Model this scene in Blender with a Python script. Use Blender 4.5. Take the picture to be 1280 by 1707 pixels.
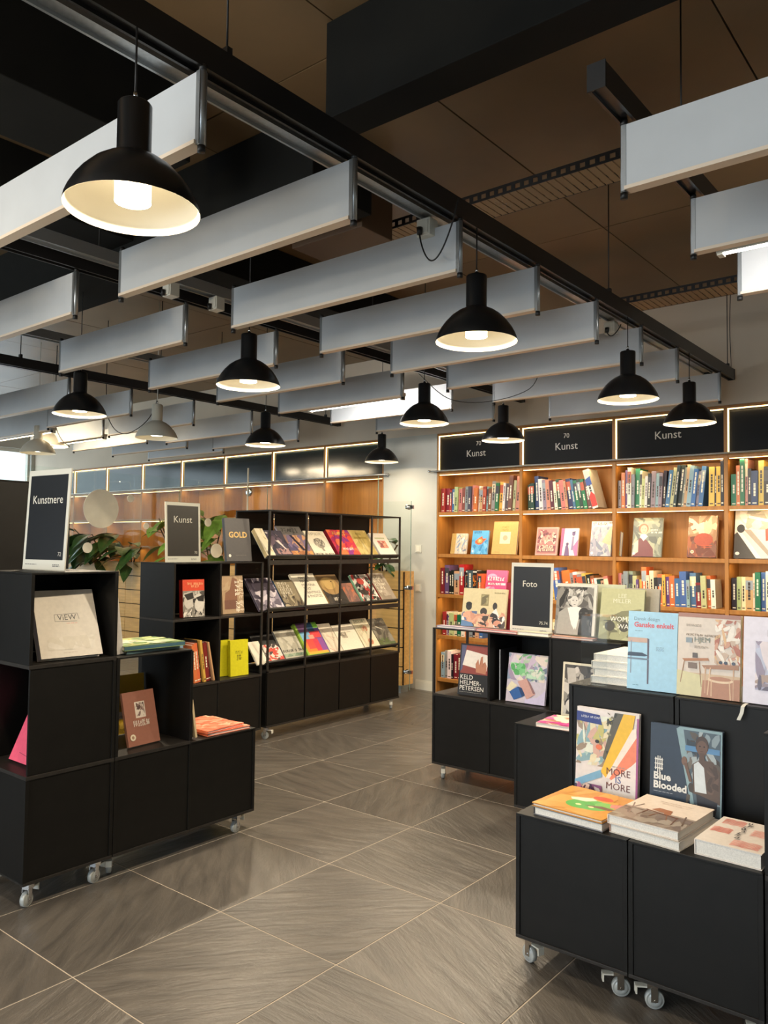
import bpy, math, random
from mathutils import Vector, Matrix, Euler
for o in list(bpy.data.objects): bpy.data.objects.remove(o)
S = bpy.context.scene
C = S.collection
R = math.radians

# ------------------------------------------------------------------ camera
cam = bpy.data.cameras.new('camera'); co = bpy.data.objects.new('camera', cam); C.objects.link(co)
PITCH, ROLL, YAW = 0.04330, 0.010487, 0.68184
cam.sensor_fit = 'HORIZONTAL'; cam.sensor_width = 36; cam.lens = 1323.18 / 1280 * 36
cam.clip_start = .05; cam.clip_end = 200
fw = Vector((-math.sin(YAW) * math.cos(PITCH), math.cos(YAW) * math.cos(PITCH), math.sin(PITCH)))
r0 = Vector((math.cos(YAW), math.sin(YAW), 0)); u0 = r0.cross(fw)
rr = r0 * math.cos(ROLL) + u0 * math.sin(ROLL); uu = -r0 * math.sin(ROLL) + u0 * math.cos(ROLL)
m = Matrix((rr, uu, -fw)).transposed().to_4x4(); m.translation = Vector((0, 0, 1.5))
co.matrix_world = m
S.camera = co

# ------------------------------------------------------------------ world, exposure, daylight
w = bpy.data.worlds.new('world'); S.world = w; w.use_nodes = True
bg = w.node_tree.nodes['Background']; bg.inputs[0].default_value = (.80, .90, 1, 1); bg.inputs[1].default_value = 1.5
S.view_settings.view_transform = 'Standard'; S.view_settings.look = 'None'
S.view_settings.gamma = 1; S.view_settings.use_curve_mapping = False
S.view_settings.exposure = 0.42
P_WINDOW_FRONT, P_WINDOW_LEFT, P_PENDANT, P_GLOW, P_TUBE, P_STRIP = 135, 60, 20, .14, 11, 1.0

def area(name, loc, rot, sx, sy, power, col, portal=False, spread=None):
    l = bpy.data.lights.new(name, 'AREA'); l.shape = 'RECTANGLE'; l.size = sx; l.size_y = sy
    l.energy = power; l.color = col
    if spread: l.spread = spread
    o = bpy.data.objects.new(name, l); C.objects.link(o); o.location = loc; o.rotation_euler = rot
    return o
DAY = (.78, .89, 1)
# daylight coming through the shop windows in the front wall (behind the camera) and the left wall
area('daylight_front', (-3.5, -4.35, 1.6), (R(90), 0, 0), 8.6, 2.8, P_WINDOW_FRONT, DAY)
area('daylight_left', (-13.4, 3.2, 1.9), (R(90), 0, R(-90)), 7.4, 2.2, P_WINDOW_LEFT, DAY)

# ------------------------------------------------------------------ helpers
def lin(c):
    return tuple(((x / 255) / 12.92 if x / 255 <= .04045 else ((x / 255 + .055) / 1.055) ** 2.4) for x in c)
def hexc(s):
    if not isinstance(s, str): return s
    return tuple(int(s[i:i + 2], 16) for i in (0, 2, 4))
def lc(c): return lin(hexc(c)) + (1,)

MATS = {}
def mat(name, col=(.5, .5, .5), rough=.5, metal=0, emit=None, es=0, spec=.5, noise=None, bump=None, attr=False, alpha=None):
    if name in MATS: return MATS[name]
    m = bpy.data.materials.new(name); m.use_nodes = True; nt = m.node_tree; b = nt.nodes['Principled BSDF']
    b.inputs['Base Color'].default_value = (*col[:3], 1); b.inputs['Roughness'].default_value = rough
    b.inputs['Metallic'].default_value = metal; b.inputs['Specular IOR Level'].default_value = spec
    if emit: b.inputs['Emission Color'].default_value = (*emit, 1); b.inputs['Emission Strength'].default_value = es
    src = None
    if attr:
        a = nt.nodes.new('ShaderNodeAttribute'); a.attribute_name = 'Col'; src = a.outputs['Color']
        nt.links.new(src, b.inputs['Base Color'])
    tc = nt.nodes.new('ShaderNodeTexCoord')
    if noise:   # (scale, strength, stretch)
        mp = nt.nodes.new('ShaderNodeMapping'); mp.inputs['Scale'].default_value = noise[2]
        nt.links.new(tc.outputs['Object'], mp.inputs[0])
        n = nt.nodes.new('ShaderNodeTexNoise'); n.inputs['Scale'].default_value = noise[0]; n.inputs['Detail'].default_value = 6
        nt.links.new(mp.outputs[0], n.inputs[0])
        mx = nt.nodes.new('ShaderNodeMix'); mx.data_type = 'RGBA'; mx.blend_type = 'MULTIPLY'; mx.inputs[0].default_value = 1
        mr = nt.nodes.new('ShaderNodeMapRange'); mr.inputs[1].default_value = .3; mr.inputs[2].default_value = .7
        mr.inputs[3].default_value = 1 - noise[1]; mr.inputs[4].default_value = 1 + noise[1]
        nt.links.new(n.outputs[0], mr.inputs[0])
        if src: nt.links.new(src, mx.inputs[6])
        else: mx.inputs[6].default_value = (*col[:3], 1)
        nt.links.new(mr.outputs[0], mx.inputs[7]); nt.links.new(mx.outputs[2], b.inputs['Base Color'])
        if bump:
            bp = nt.nodes.new('ShaderNodeBump'); bp.inputs['Strength'].default_value = bump; bp.inputs['Distance'].default_value = .01
            nt.links.new(n.outputs[0], bp.inputs['Height']); nt.links.new(bp.outputs[0], b.inputs['Normal'])
    MATS[name] = m
    return m

def glass_mat(name, tint=(.96, .985, .97), ior=1.5):
    m = bpy.data.materials.new(name); m.use_nodes = True; nt = m.node_tree
    for n in list(nt.nodes):
        if n.type != 'OUTPUT_MATERIAL': nt.nodes.remove(n)
    out = nt.nodes['Material Output']
    t = nt.nodes.new('ShaderNodeBsdfTransparent'); t.inputs[0].default_value = (*tint, 1)
    g = nt.nodes.new('ShaderNodeBsdfGlossy'); g.inputs['Roughness'].default_value = .02
    lw = nt.nodes.new('ShaderNodeLayerWeight'); lw.inputs[0].default_value = .5
    pw = nt.nodes.new('ShaderNodeMath'); pw.operation = 'POWER'; pw.inputs[1].default_value = 5; nt.links.new(lw.outputs['Facing'], pw.inputs[0])
    ma = nt.nodes.new('ShaderNodeMath'); ma.operation = 'MULTIPLY_ADD'; ma.inputs[1].default_value = .4; ma.inputs[2].default_value = .014; nt.links.new(pw.outputs[0], ma.inputs[0])
    mx = nt.nodes.new('ShaderNodeMixShader')
    nt.links.new(ma.outputs[0], mx.inputs[0]); nt.links.new(t.outputs[0], mx.inputs[1]); nt.links.new(g.outputs[0], mx.inputs[2])
    nt.links.new(mx.outputs[0], out.inputs[0]); MATS[name] = m
    return m

PRINT = mat('book_print', attr=True, rough=.38, noise=(60, .05, (1, 1, 1)))
PAPER = mat('paper', lin((234, 230, 222)), .8, noise=(300, .12, (1, 1, 8)))
BLACK = mat('black_laminate', lin((17, 16, 14)), .48, spec=.3, noise=(14, .22, (1, 1, 1)), bump=.02)
BLACKEDGE = mat('black_board_edge', lin((40, 37, 34)), .5, spec=.4, noise=(30, .25, (1, 1, 1)))
BLACKMETAL = mat('black_powder_coat', lin((26, 25, 25)), .35)
LAMPBLACK = mat('black_lamp_lacquer', lin((22, 23, 24)), .28)
LAMPWHITE = mat('white_lamp_enamel', lin((232, 226, 210)), .45)
CREAMLAMP = mat('cream_lamp_lacquer', lin((205, 198, 180)), .4)
ALU = mat('brushed_aluminium', lin((172, 176, 178)), .38, .85, noise=(80, .1, (1, 1, 30)))
CHROME = mat('chrome', (.7, .7, .7), .15, 1)
DARKPL = mat('dark_plastic', lin((24, 24, 24)), .5)
WHITEPL = mat('white_plastic', lin((214, 212, 200)), .4)
BAFFLE = mat('baffle_white_laminate', lin((196, 199, 201)), .5, noise=(5, .03, (1, 1, 1)))
BAFFLELIP = mat('baffle_cream_edge', lin((226, 208, 186)), .45)
OAK = mat('oak_veneer', lin((170, 116, 54)), .48, noise=(3.2, .16, (9, 9, .7)), bump=.03)
PLANK = mat('pale_oak_plank', lin((206, 160, 98)), .5, noise=(3, .16, (.8, 9, 12)), bump=.03)
WALL = mat('wall_paint', lin((192, 191, 182)), .8, noise=(2, .04, (1, 1, 1)))
WALLUP = mat('wall_paint_upper', lin((214, 200, 180)), .85, noise=(1.5, .06, (1, 1, 1)))
CEIL = mat('dark_brown_ceiling_board', lin((116, 94, 66)), .45, noise=(1.2, .22, (1, 1, 1)), bump=.02)
DUCT = mat('dark_duct_paint', lin((19, 19, 16)), .8, spec=.2, noise=(6, .2, (1, 1, 1)))
TRAY = mat('galvanised_tray', lin((158, 132, 100)), .55)
SIGNBLACK = mat('black_sign_board', lin((10, 10, 11)), .55, spec=.2, noise=(4, .2, (1, 1, 1)))
SIGNBLUE = mat('dark_blue_glass_panel', lin((22, 32, 38)), .12, noise=(1, .2, (1, 1, 1)))
WHEEL = mat('clear_wheel', lin((168, 172, 170)), .12, spec=.8)
TYRE = mat('translucent_tyre', lin((190, 196, 196)), .3)
LED = mat('warm_led_strip', (1, .8, .45), .5, emit=(1, .72, .30), es=4)
TUBE = mat('fluorescent_tube', (1, 1, 1), .5, emit=(1, .93, .84), es=7)
TUBEW = mat('warm_fluorescent_tube', (1, .9, .7), .5, emit=(1, .80, .50), es=7)
BULB = mat('lamp_diffuser_glass', (1, .95, .8), .4, emit=(1, .84, .56), es=1.9)
BULBEND = mat('lamp_diffuser_end', (1, .97, .9), .4, emit=(1, .92, .74), es=9)
GLASS = glass_mat('clear_glass'); ACRYL = glass_mat('clear_acrylic', (.95, .96, .96), 1.6)
GLASSEDGE = mat('glass_edge', lin((120, 150, 142)), .2)
DISC = mat('frosted_disc', lin((238, 234, 214)), .55, noise=(3, .2, (1, 1, 1)))
LEAF = mat('rubber_plant_leaf', lin((46, 74, 36)), .28, noise=(12, .35, (1, 1, 1)))
LEAF2 = mat('bright_leaf', lin((96, 128, 52)), .35, noise=(12, .3, (1, 1, 1)))
STEM = mat('plant_stem', lin((92, 74, 50)), .8)
POT = mat('grey_pot', lin((90, 88, 84)), .7)
SOIL = mat('soil', lin((40, 30, 22)), .95)

class MB:
    """collects faces with a material slot and a colour each, links them as one mesh object"""
    def __init__(s): s.v = []; s.f = []; s.m = []; s.c = []; s.sm = []
    def face(s, pts, mi=0, col=None, smooth=False):
        n = len(s.v); s.v += [tuple(p) for p in pts]; s.f.append(tuple(range(n, n + len(pts)))); s.m.append(mi); s.c.append(col); s.sm.append(smooth)
    def box(s, x0, x1, y0, y1, z0, z1, mi=0, col=None, M=None):
        p = [Vector((x, y, z)) for x in (x0, x1) for y in (y0, y1) for z in (z0, z1)]
        if M: p = [M @ q for q in p]
        n = len(s.v); s.v += [tuple(q) for q in p]
        for q in ((0, 1, 3, 2), (4, 6, 7, 5), (0, 4, 5, 1), (2, 3, 7, 6), (0, 2, 6, 4), (1, 5, 7, 3)):
            s.f.append(tuple(n + i for i in q)); s.m.append(mi); s.c.append(col); s.sm.append(False)
        return s
    def lathe(s, prof, n=24, mi=0, M=None, col=None, smooth=True):
        b = len(s.v); k = len(prof)
        for i in range(n):
            a = 2 * math.pi * i / n
            for r, z in prof:
                q = Vector((r * math.cos(a), r * math.sin(a), z)); s.v.append(tuple(M @ q if M else q))
        for i in range(n):
            j = (i + 1) % n
            for t in range(k - 1):
                s.f.append((b + i * k + t, b + j * k + t, b + j * k + t + 1, b + i * k + t + 1)); s.m.append(mi); s.c.append(col); s.sm.append(smooth)
        return s
    def tube(s, pts, r, n=6, mi=0, col=None):
        pts = [Vector(p) for p in pts]; b = len(s.v)
        for i, p in enumerate(pts):
            d = (pts[min(i + 1, len(pts) - 1)] - pts[max(i - 1, 0)]).normalized()
            a = d.orthogonal().normalized() if i == 0 else (a - d * a.dot(d)).normalized()
            c = d.cross(a)
            for k in range(n):
                t = 2 * math.pi * k / n; s.v.append(tuple(p + (a * math.cos(t) + c * math.sin(t)) * r))
        for i in range(len(pts) - 1):
            for k in range(n):
                s.f.append((b + i * n + k, b + i * n + (k + 1) % n, b + (i + 1) * n + (k + 1) % n, b + (i + 1) * n + k)); s.m.append(mi); s.c.append(col); s.sm.append(True)
        s.f.append(tuple(b + k for k in range(n))[::-1]); s.m.append(mi); s.c.append(col); s.sm.append(False)
        s.f.append(tuple(b + (len(pts) - 1) * n + k for k in range(n))); s.m.append(mi); s.c.append(col); s.sm.append(False)
        return s
    def mesh(s, name, mats):
        me = bpy.data.meshes.new(name); me.from_pydata(s.v, [], s.f)
        for x in (mats if isinstance(mats, (list, tuple)) else [mats]): me.materials.append(x)
        me.polygons.foreach_set('material_index', s.m); me.polygons.foreach_set('use_smooth', s.sm)
        if any(c is not None for c in s.c):
            at = me.color_attributes.new('Col', 'FLOAT_COLOR', 'CORNER'); d = []
            for f, c in zip(s.f, s.c):
                cc = lc(c) if c is not None else (.5, .5, .5, 1)
                d += list(cc) * len(f)
            at.data.foreach_set('color', d)
        me.update()
        return me
    def build(s, name, mats, parent=None, bevel=0):
        o = bpy.data.objects.new(name, s.mesh(name, mats)); C.objects.link(o)
        if parent is not None: o.parent = parent
        if bevel:
            b = o.modifiers.new('bevel', 'BEVEL'); b.width = bevel; b.segments = 2; b.limit_method = 'ANGLE'
        return o

def tag(o, label=None, cat=None, group=None, kind=None):
    if label: o['label'] = label
    if cat: o['category'] = cat
    if group: o['group'] = group
    if kind: o['kind'] = kind
    return o
def empty(name, loc, rz, label, cat, group=None, rx=0, ry=0):
    o = bpy.data.objects.new(name, None); C.objects.link(o); o.empty_display_size = .05
    o.location = loc; o.rotation_euler = (rx, ry, rz)
    return tag(o, label, cat, group)
def copy_tree(o, parent=None):
    c = o.copy(); C.objects.link(c); c.parent = parent
    for ch in o.children: copy_tree(ch, c)
    return c

_tc = {}
def text_geo(t, bold=0):
    k = (t, bold)
    if k not in _tc:
        cu = bpy.data.curves.new('t', 'FONT'); cu.body = t; cu.size = 1; cu.resolution_u = 2; cu.offset = bold
        o = bpy.data.objects.new('t', cu); C.objects.link(o)
        dg = bpy.context.evaluated_depsgraph_get(); dg.update()
        me = bpy.data.meshes.new_from_object(o.evaluated_get(dg))
        vs = [v.co.copy() for v in me.vertices]; fs = [tuple(p.vertices) for p in me.polygons]
        xs = [v.x for v in vs] or [0, 1]
        bpy.data.objects.remove(o); bpy.data.curves.remove(cu); bpy.data.meshes.remove(me)
        _tc[k] = (vs, fs, min(xs), max(xs))
    return _tc[k]

def put_text(mb, t, x, z, size, col, y=0, align='l', rot=0, bold=.0, mi=0, stretch=1):
    vs, fs, a, b = text_geo(t, bold)
    off = {'l': -a, 'c': -(a + b) / 2, 'r': -b}[align]; n = len(mb.v); c, s = math.cos(rot), math.sin(rot)
    for v in vs:
        px, pz = (v.x + off) * size * stretch, v.y * size
        mb.v.append((x + px * c - pz * s, y, z + px * s + pz * c))
    for f in fs:
        mb.f.append(tuple(n + i for i in f)); mb.m.append(mi); mb.c.append(col); mb.sm.append(False)

def clip(pts, w, h):
    for ax, lim, sg in ((0, 0, 1), (0, w, -1), (1, 0, 1), (1, h, -1)):
        out = []
        for i, p in enumerate(pts):
            q = pts[i - 1]; ip = (p[ax] - lim) * sg >= 0; iq = (q[ax] - lim) * sg >= 0
            if ip != iq:
                t = (lim - q[ax]) / (p[ax] - q[ax]); out.append((q[0] + t * (p[0] - q[0]), q[1] + t * (p[1] - q[1])))
            if ip: out.append(p)
        pts = out
        if len(pts) < 3: return []
    return pts

def art(mb, ops, w, h, y, x0=None, z0=0):
    """flat print on a cover: ops in 0..1 cover coordinates, each laid a hair in front of the one before"""
    if x0 is None: x0 = -w / 2
    k = 0
    def put(pts, col):
        nonlocal k
        pts = clip([(a * w, b * h) for a, b in pts], w, h)
        if pts:
            k += 1; mb.face([(x0 + a, y - .0003 - .00003 * k, z0 + b) for a, b in pts], 0, col)
    for op in ops:
        t = op[0]
        if t == 'r': a, b, c, d, col = op[1:]; put([(a, b), (c, b), (c, d), (a, d)], col)
        elif t == 'e':
            cx, cy, rx, ry, col = op[1:6]; rot = op[6] if len(op) > 6 else 0; pts = []
            for i in range(18):
                q = 2 * math.pi * i / 18; ex, ey = rx * w * math.cos(q), ry * h * math.sin(q)
                pts.append((cx + (ex * math.cos(rot) - ey * math.sin(rot)) / w, cy + (ex * math.sin(rot) + ey * math.cos(rot)) / h))
            put(pts, col)
        elif t == 'p': put(op[1], op[2])
        elif t == 'n':   # a field of irregular patches: photographs and paintings
            a, b, c, d, cols, seed, n, sz = op[1:]; rd = random.Random(seed)
            for i in range(n):
                cx, cy = rd.uniform(a, c), rd.uniform(b, d); k2 = rd.choice(cols); an = rd.uniform(0, 3.1)
                rx, ry = sz * rd.uniform(.4, 1.3), sz * rd.uniform(.2, .7) * w / h; pts = []
                for j in range(7):
                    q = 2 * math.pi * j / 7; g = rd.uniform(.65, 1.25)
                    ex, ey = rx * g * math.cos(q), ry * g * math.sin(q)
                    x_, y_ = cx + ex * math.cos(an) - ey * math.sin(an), cy + ex * math.sin(an) + ey * math.cos(an)
                    pts.append((min(max(x_, a), c), min(max(y_, b), d)))
                put(pts, k2)
        elif t == 't':   # text, u, v, size (m), colour, align, rot, bold
            s_, u, v, sz, col = op[1:6]; al = op[6] if len(op) > 6 else 'l'; ro = op[7] if len(op) > 7 else 0; bo = op[8] if len(op) > 8 and op[8] >= .025 else 0
            k += 1; put_text(mb, s_, x0 + u * w, z0 + v * h, sz, col, y - .0005 - .00003 * k, al, ro, bo)
        elif t == 'g':   # unreadable display lettering: letter-sized strokes
            s_, u, v, sz, col = op[1:6]; al = op[6] if len(op) > 6 else 'l'; ro = op[7] if len(op) > 7 else 0
            s_ = ' '.join('-' * n_ for n_ in s_)   # word lengths
            rd = random.Random(len(s_) * 31 + int(v * 97)); cw = sz * .62; tot = cw * len(s_); ox = {'l': 0, 'c': -tot / 2, 'r': -tot}[al]
            ca, sa = math.cos(ro), math.sin(ro); st = sz * .13
            for i, ch in enumerate(s_):
                if ch == ' ': continue
                segs = rd.sample([(0, 0, 0, 1), (.62, 0, .62, 1), (0, 1, .62, 1), (0, .5, .62, .5), (0, 0, .62, 0), (0, 0, .62, 1), (.31, 0, .31, 1)], 3)
                for a0, b0, a1, b1 in segs:
                    p0 = (ox + i * cw + a0 * cw, b0 * sz * .72); p1 = (ox + i * cw + a1 * cw, b1 * sz * .72)
                    dx, dz = p1[0] - p0[0], p1[1] - p0[1]; L = math.hypot(dx, dz); nx, nz = -dz / L * st / 2, dx / L * st / 2
                    q = [(p0[0] + nx, p0[1] + nz), (p1[0] + nx, p1[1] + nz), (p1[0] - nx, p1[1] - nz), (p0[0] - nx, p0[1] - nz)]
                    put([(u + (a * ca - b * sa) / w, v + (a * sa + b * ca) / h) for a, b in q], col)
        elif t == 'l':   # line: u0,v0,u1,v1,width(m),col
            a, b, c, d, wd, col = op[1:]; dx, dz = (c - a) * w, (d - b) * h; L = math.hypot(dx, dz) or 1
            nx, nz = -dz / L * wd / 2 / w, dx / L * wd / 2 / h
            put([(a + nx, b + nz), (c + nx, d + nz), (c - nx, d - nz), (a - nx, b - nz)], col)

def greek(u, v, n, wd, hgt, col, seed=0, gap=1.8):
    """rows of tiny unreadable small print as short bars"""
    rd = random.Random(seed); out = []
    for i in range(n):
        x = u
        L = wd * rd.uniform(.7, 1)
        while x < u + L:
            q = rd.uniform(.02, .07); out.append(('r', x, v - i * hgt * gap, min(x + q, u + L), v - i * hgt * gap + hgt, col)); x += q + .012
    return out

BOOKN = {}
def book(label, wdt, hgt, thk, cover, ops, loc, rz=0, tilt=0, ry=0, spine=None, group=None, page=None, back=None, name='book', soft=False):
    """a whole book: origin on its lower back edge; front cover faces local -y; spine on the left"""
    e = empty(name, loc, rz, label, 'book' if name == 'book' else name, group, rx=-tilt, ry=ry)
    c = MB(); x0, x1 = -wdt / 2, wdt / 2; b = .0012 if soft else .003; ov = .001 if soft else .004
    c.box(x0, x1, -thk, -thk + b, 0, hgt, 0, cover)
    c.box(x0, x1, -b, 0, 0, hgt, 0, back or cover)
    c.box(x0, x0 + b, -thk + b, -b, 0, hgt, 0, spine or cover)
    c.build('cover', PRINT, e)
    pg = MB(); pg.box(x0 + b, x1 - ov, -thk + b, -b, ov, hgt - ov, 0, None)
    pg.build('page_block', PAPER if page is None else page, e)
    if ops:
        a = MB(); art(a, ops, wdt, hgt, -thk); a.build('cover_print', PRINT, e)
    return e

# ------------------------------------------------------------------ the room
def struct(mb, name, m, parent=None, kind='structure'):
    o = mb.build(name, m, parent)
    if parent is None: o['kind'] = kind
    return o
XL, XR, YF, YB, H = -13.3, 3.2, -4.3, 6.8, 3.6

# slate tile material: each tile has its own tone and its own run of riven ripples
def slate():
    m = bpy.data.materials.new('slate_tile'); m.use_nodes = True; nt = m.node_tree; b = nt.nodes['Principled BSDF']
    N = nt.nodes.new; L = nt.links.new
    oi = N('ShaderNodeObjectInfo'); geo = N('ShaderNodeNewGeometry')
    mul = N('ShaderNodeMath'); mul.operation = 'MULTIPLY'; mul.inputs[1].default_value = 6.28; L(oi.outputs['Random'], mul.inputs[0])
    rot = N('ShaderNodeVectorRotate'); rot.rotation_type = 'Z_AXIS'; L(geo.outputs['Position'], rot.inputs['Vector']); L(mul.outputs[0], rot.inputs['Angle'])
    mp = N('ShaderNodeMapping'); mp.inputs['Scale'].default_value = (1.3, 6.5, 1); L(rot.outputs[0], mp.inputs[0])
    n1 = N('ShaderNodeTexNoise'); n1.inputs['Scale'].default_value = 2.6; n1.inputs['Detail'].default_value = 9; n1.inputs['Roughness'].default_value = .62; n1.inputs['Distortion'].default_value = .35; L(mp.outputs[0], n1.inputs[0])
    n2 = N('ShaderNodeTexNoise'); n2.inputs['Scale'].default_value = 1.3; n2.inputs['Detail'].default_value = 4; L(geo.outputs['Position'], n2.inputs[0])
    cr = N('ShaderNodeValToRGB'); cr.color_ramp.elements[0].position = .3; cr.color_ramp.elements[0].color = lc((74, 70, 66)); cr.color_ramp.elements[1].position = .72; cr.color_ramp.elements[1].color = lc((104, 98, 91))
    L(n1.outputs[0], cr.inputs[0])
    ad = N('ShaderNodeMath'); ad.operation = 'MULTIPLY_ADD'; ad.inputs[1].default_value = .35; ad.inputs[2].default_value = .82; L(oi.outputs['Random'], ad.inputs[0])
    mx = N('ShaderNodeMix'); mx.data_type = 'RGBA'; mx.blend_type = 'MULTIPLY'; mx.inputs[0].default_value = 1; L(cr.outputs[0], mx.inputs[6]); L(ad.outputs[0], mx.inputs[7])
    L(mx.outputs[2], b.inputs['Base Color'])
    rg = N('ShaderNodeMapRange'); rg.inputs[3].default_value = .24; rg.inputs[4].default_value = .46; L(n2.outputs[0], rg.inputs[0]); L(rg.outputs[0], b.inputs['Roughness'])
    b.inputs['Specular IOR Level'].default_value = .8
    bp = N('ShaderNodeBump'); bp.inputs['Strength'].default_value = .6; bp.inputs['Distance'].default_value = .012; L(n1.outputs[0], bp.inputs['Height']); L(bp.outputs[0], b.inputs['Normal'])
    return m
SLATE = slate(); GROUT = mat('pale_grout', lin((188, 176, 160)), .8)
GX, GY, TX, TY = -1.957, 2.165, .6385, .648
fl = MB(); fl.box(XL, XR, YF, YB + .5, -.12, -.0015)
floor = struct(fl, 'floor', GROUT)
t = MB(); g = .0048
zt = 0; bv = .001
x0, x1, y0, y1 = g / 2, TX - g / 2, g / 2, TY - g / 2
t.face([(x0 + bv, y0 + bv, zt), (x1 - bv, y0 + bv, zt), (x1 - bv, y1 - bv, zt), (x0 + bv, y1 - bv, zt)])
for a, b_ in (((x0, y0), (x1, y0)), ((x1, y0), (x1, y1)), ((x1, y1), (x0, y1)), ((x0, y1), (x0, y0))):
    def ins(p): return (min(max(p[0], x0 + bv), x1 - bv), min(max(p[1], y0 + bv), y1 - bv), zt)
    t.face([(*a, -.001), (*b_, -.001), ins(b_), ins(a)]); t.face([(*a, -.006), (*b_, -.006), (*b_, -.001), (*a, -.001)])
tile_me = t.mesh('tile', SLATE)
far = MB()
for i in range(-18, 8):
    for j in range(-11, 8):
        x, y = GX + TX * i, GY + TY * j
        if x < XL or x + TX > XR or y < YF or y > YB: continue
        if -12 <= i <= 3 and -4 <= j:
            o = bpy.data.objects.new('tile', tile_me); C.objects.link(o); o.location = (x, y, 0); o.parent = floor
        else:
            far.box(x + x0, x + x1, y + y0, y + y1, -.006, 0)
o = far.build('tile_field', SLATE, floor); o['kind'] = 'stuff'

# ceiling slab with separate dark boards
ce = MB(); ce.box(XL, XR, YF, YB + .5, H + .02, H + .2)
ceiling = struct(ce, 'ceiling', DARKPL)
pm = MB(); pm.box(.004, 1.216, .004, 2.436, 0, .02); pme = pm.mesh('board', CEIL)
i = 0
x = -.9 - 1.22 * 11
while x < XR - .3:
    for j in range(5):
        y = -4.9 + 2.44 * j
        o = bpy.data.objects.new('ceiling_board', pme); C.objects.link(o); o.location = (x, y, H - .001 + .001 * ((i + j) % 2)); o.parent = ceiling
    x += 1.22; i += 1

def wall_with_opening(name, m, axis, pos, th, a0, a1, o0, o1, z0, z1, top=H + .02):
    w_ = MB()
    def bx(a, b, c, d):
        if axis == 'y': w_.box(a, b, min(pos, pos + th), max(pos, pos + th), c, d)
        else: w_.box(min(pos, pos + th), max(pos, pos + th), a, b, c, d)
    bx(a0, o0, -.1, top); bx(o1, a1, -.1, top); bx(o0, o1, -.1, z0); bx(o0, o1, z1, top)
    return struct(w_, name, m)
wall_with_opening('wall_front', WALL, 'y', YF, -.2, XL, XR, -7.9, .9, .12, 3.1)
wall_with_opening('wall_left', WALL, 'x', XL, -.2, YF, YB + .5, -1.2, 6.74, .75, 3.1)
wr = MB(); wr.box(XR, XR + .2, YF, YB + .5, -.1, H + .02); struct(wr, 'wall_right', WALL)
# back wall: white pier between the two bookcases, plaster band above them
wb = MB(); wb.box(-5.53, -4.81, YB, YB + .5, 0, 2.69); wb.box(-.93, XR, YB, YB + .5, 0, 2.69); wb.box(XL, -12.9, YB, YB + .5, 0, 2.69)
wb.box(XL, XR, YB + .38, YB + .5, 0, 2.69)
wall_back = struct(wb, 'wall_back', WALL)
wu = MB(); wu.box(XL, XR, YB - .0, YB + .5, 2.69, H + .02); struct(wu, 'wall_back_upper', WALLUP)
bb = MB(); bb.box(-5.06, -4.812, YB - .014, YB, 0, .085); bb.box(-5.06, -4.812, YB - .009, YB, .085, .1); struct(bb, 'baseboard_back', WHITEPL)
for k, (ax, a0, a1) in enumerate((('y', -7.9, .9), ('x', -1.2, 6.74))):
    f = MB(); n = 4 if ax == 'y' else 3; zb_ = .12 if ax == 'y' else .75
    def fb(a, b, c, d, q):
        if ax == 'y': q.box(a, b, YF - .12, YF - .06, c, d)
        else: q.box(XL - .12, XL - .06, a, b, c, d)
    for j in range(n + 1):
        p = a0 + (a1 - a0) * j / n; fb(max(p - .035, a0), min(p + .035, a1), zb_, 3.1, f)
    fb(a0, a1, zb_, zb_ + .06, f); fb(a0, a1, 3.04, 3.1, f)
    wo = struct(f, 'window_%d' % (k + 1), WHITEPL)
    for j in range(n):
        g_ = MB(); p, q = a0 + (a1 - a0) * j / n + .035, a0 + (a1 - a0) * (j + 1) / n - .035
        if ax == 'y': g_.box(p, q, YF - .094, YF - .088, .18, 3.04)
        else: g_.box(XL - .094, XL - .088, p, q, .81, 3.04)
        g_.build('pane', GLASS, wo)

# ------------------------------------------------------------------ ceiling services
def beam(name, label, b, m, cat, extra=None):
    q = MB(); q.box(*b); o = q.build(name, m, None, bevel=.004); return tag(o, label, cat)
beam('ceiling_duct', 'large dark boxed duct crossing under the ceiling above the near track', (-2.15, XR - .02, 2.25, 2.42, 3.2, H - .002), DUCT, 'duct')
beam('ceiling_duct', 'long dark boxed duct high on the left beyond the first pendant lamp', (-6.4, -2.62, 2.66, 3.1, 3.22, H - .002), DUCT, 'duct')
beam('ceiling_duct', 'short brown duct box beside the end of the near cable tray', (-3.25, -2.72, 3.14, 3.4, 3.2, H - .002), mat('brown_duct', lin((88, 66, 46)), .5), 'duct')
beam('ceiling_duct', 'dark duct running away over the left aisle', (-4.6, -4.1, -3.0, 6.6, 3.3, H - .002), DUCT, 'duct')
beam('ceiling_duct', 'dark square duct in the upper left corner over the big lamp', (-3.4, -2.95, .2, 2.2, 3.25, H - .002), DUCT, 'duct')

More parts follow.
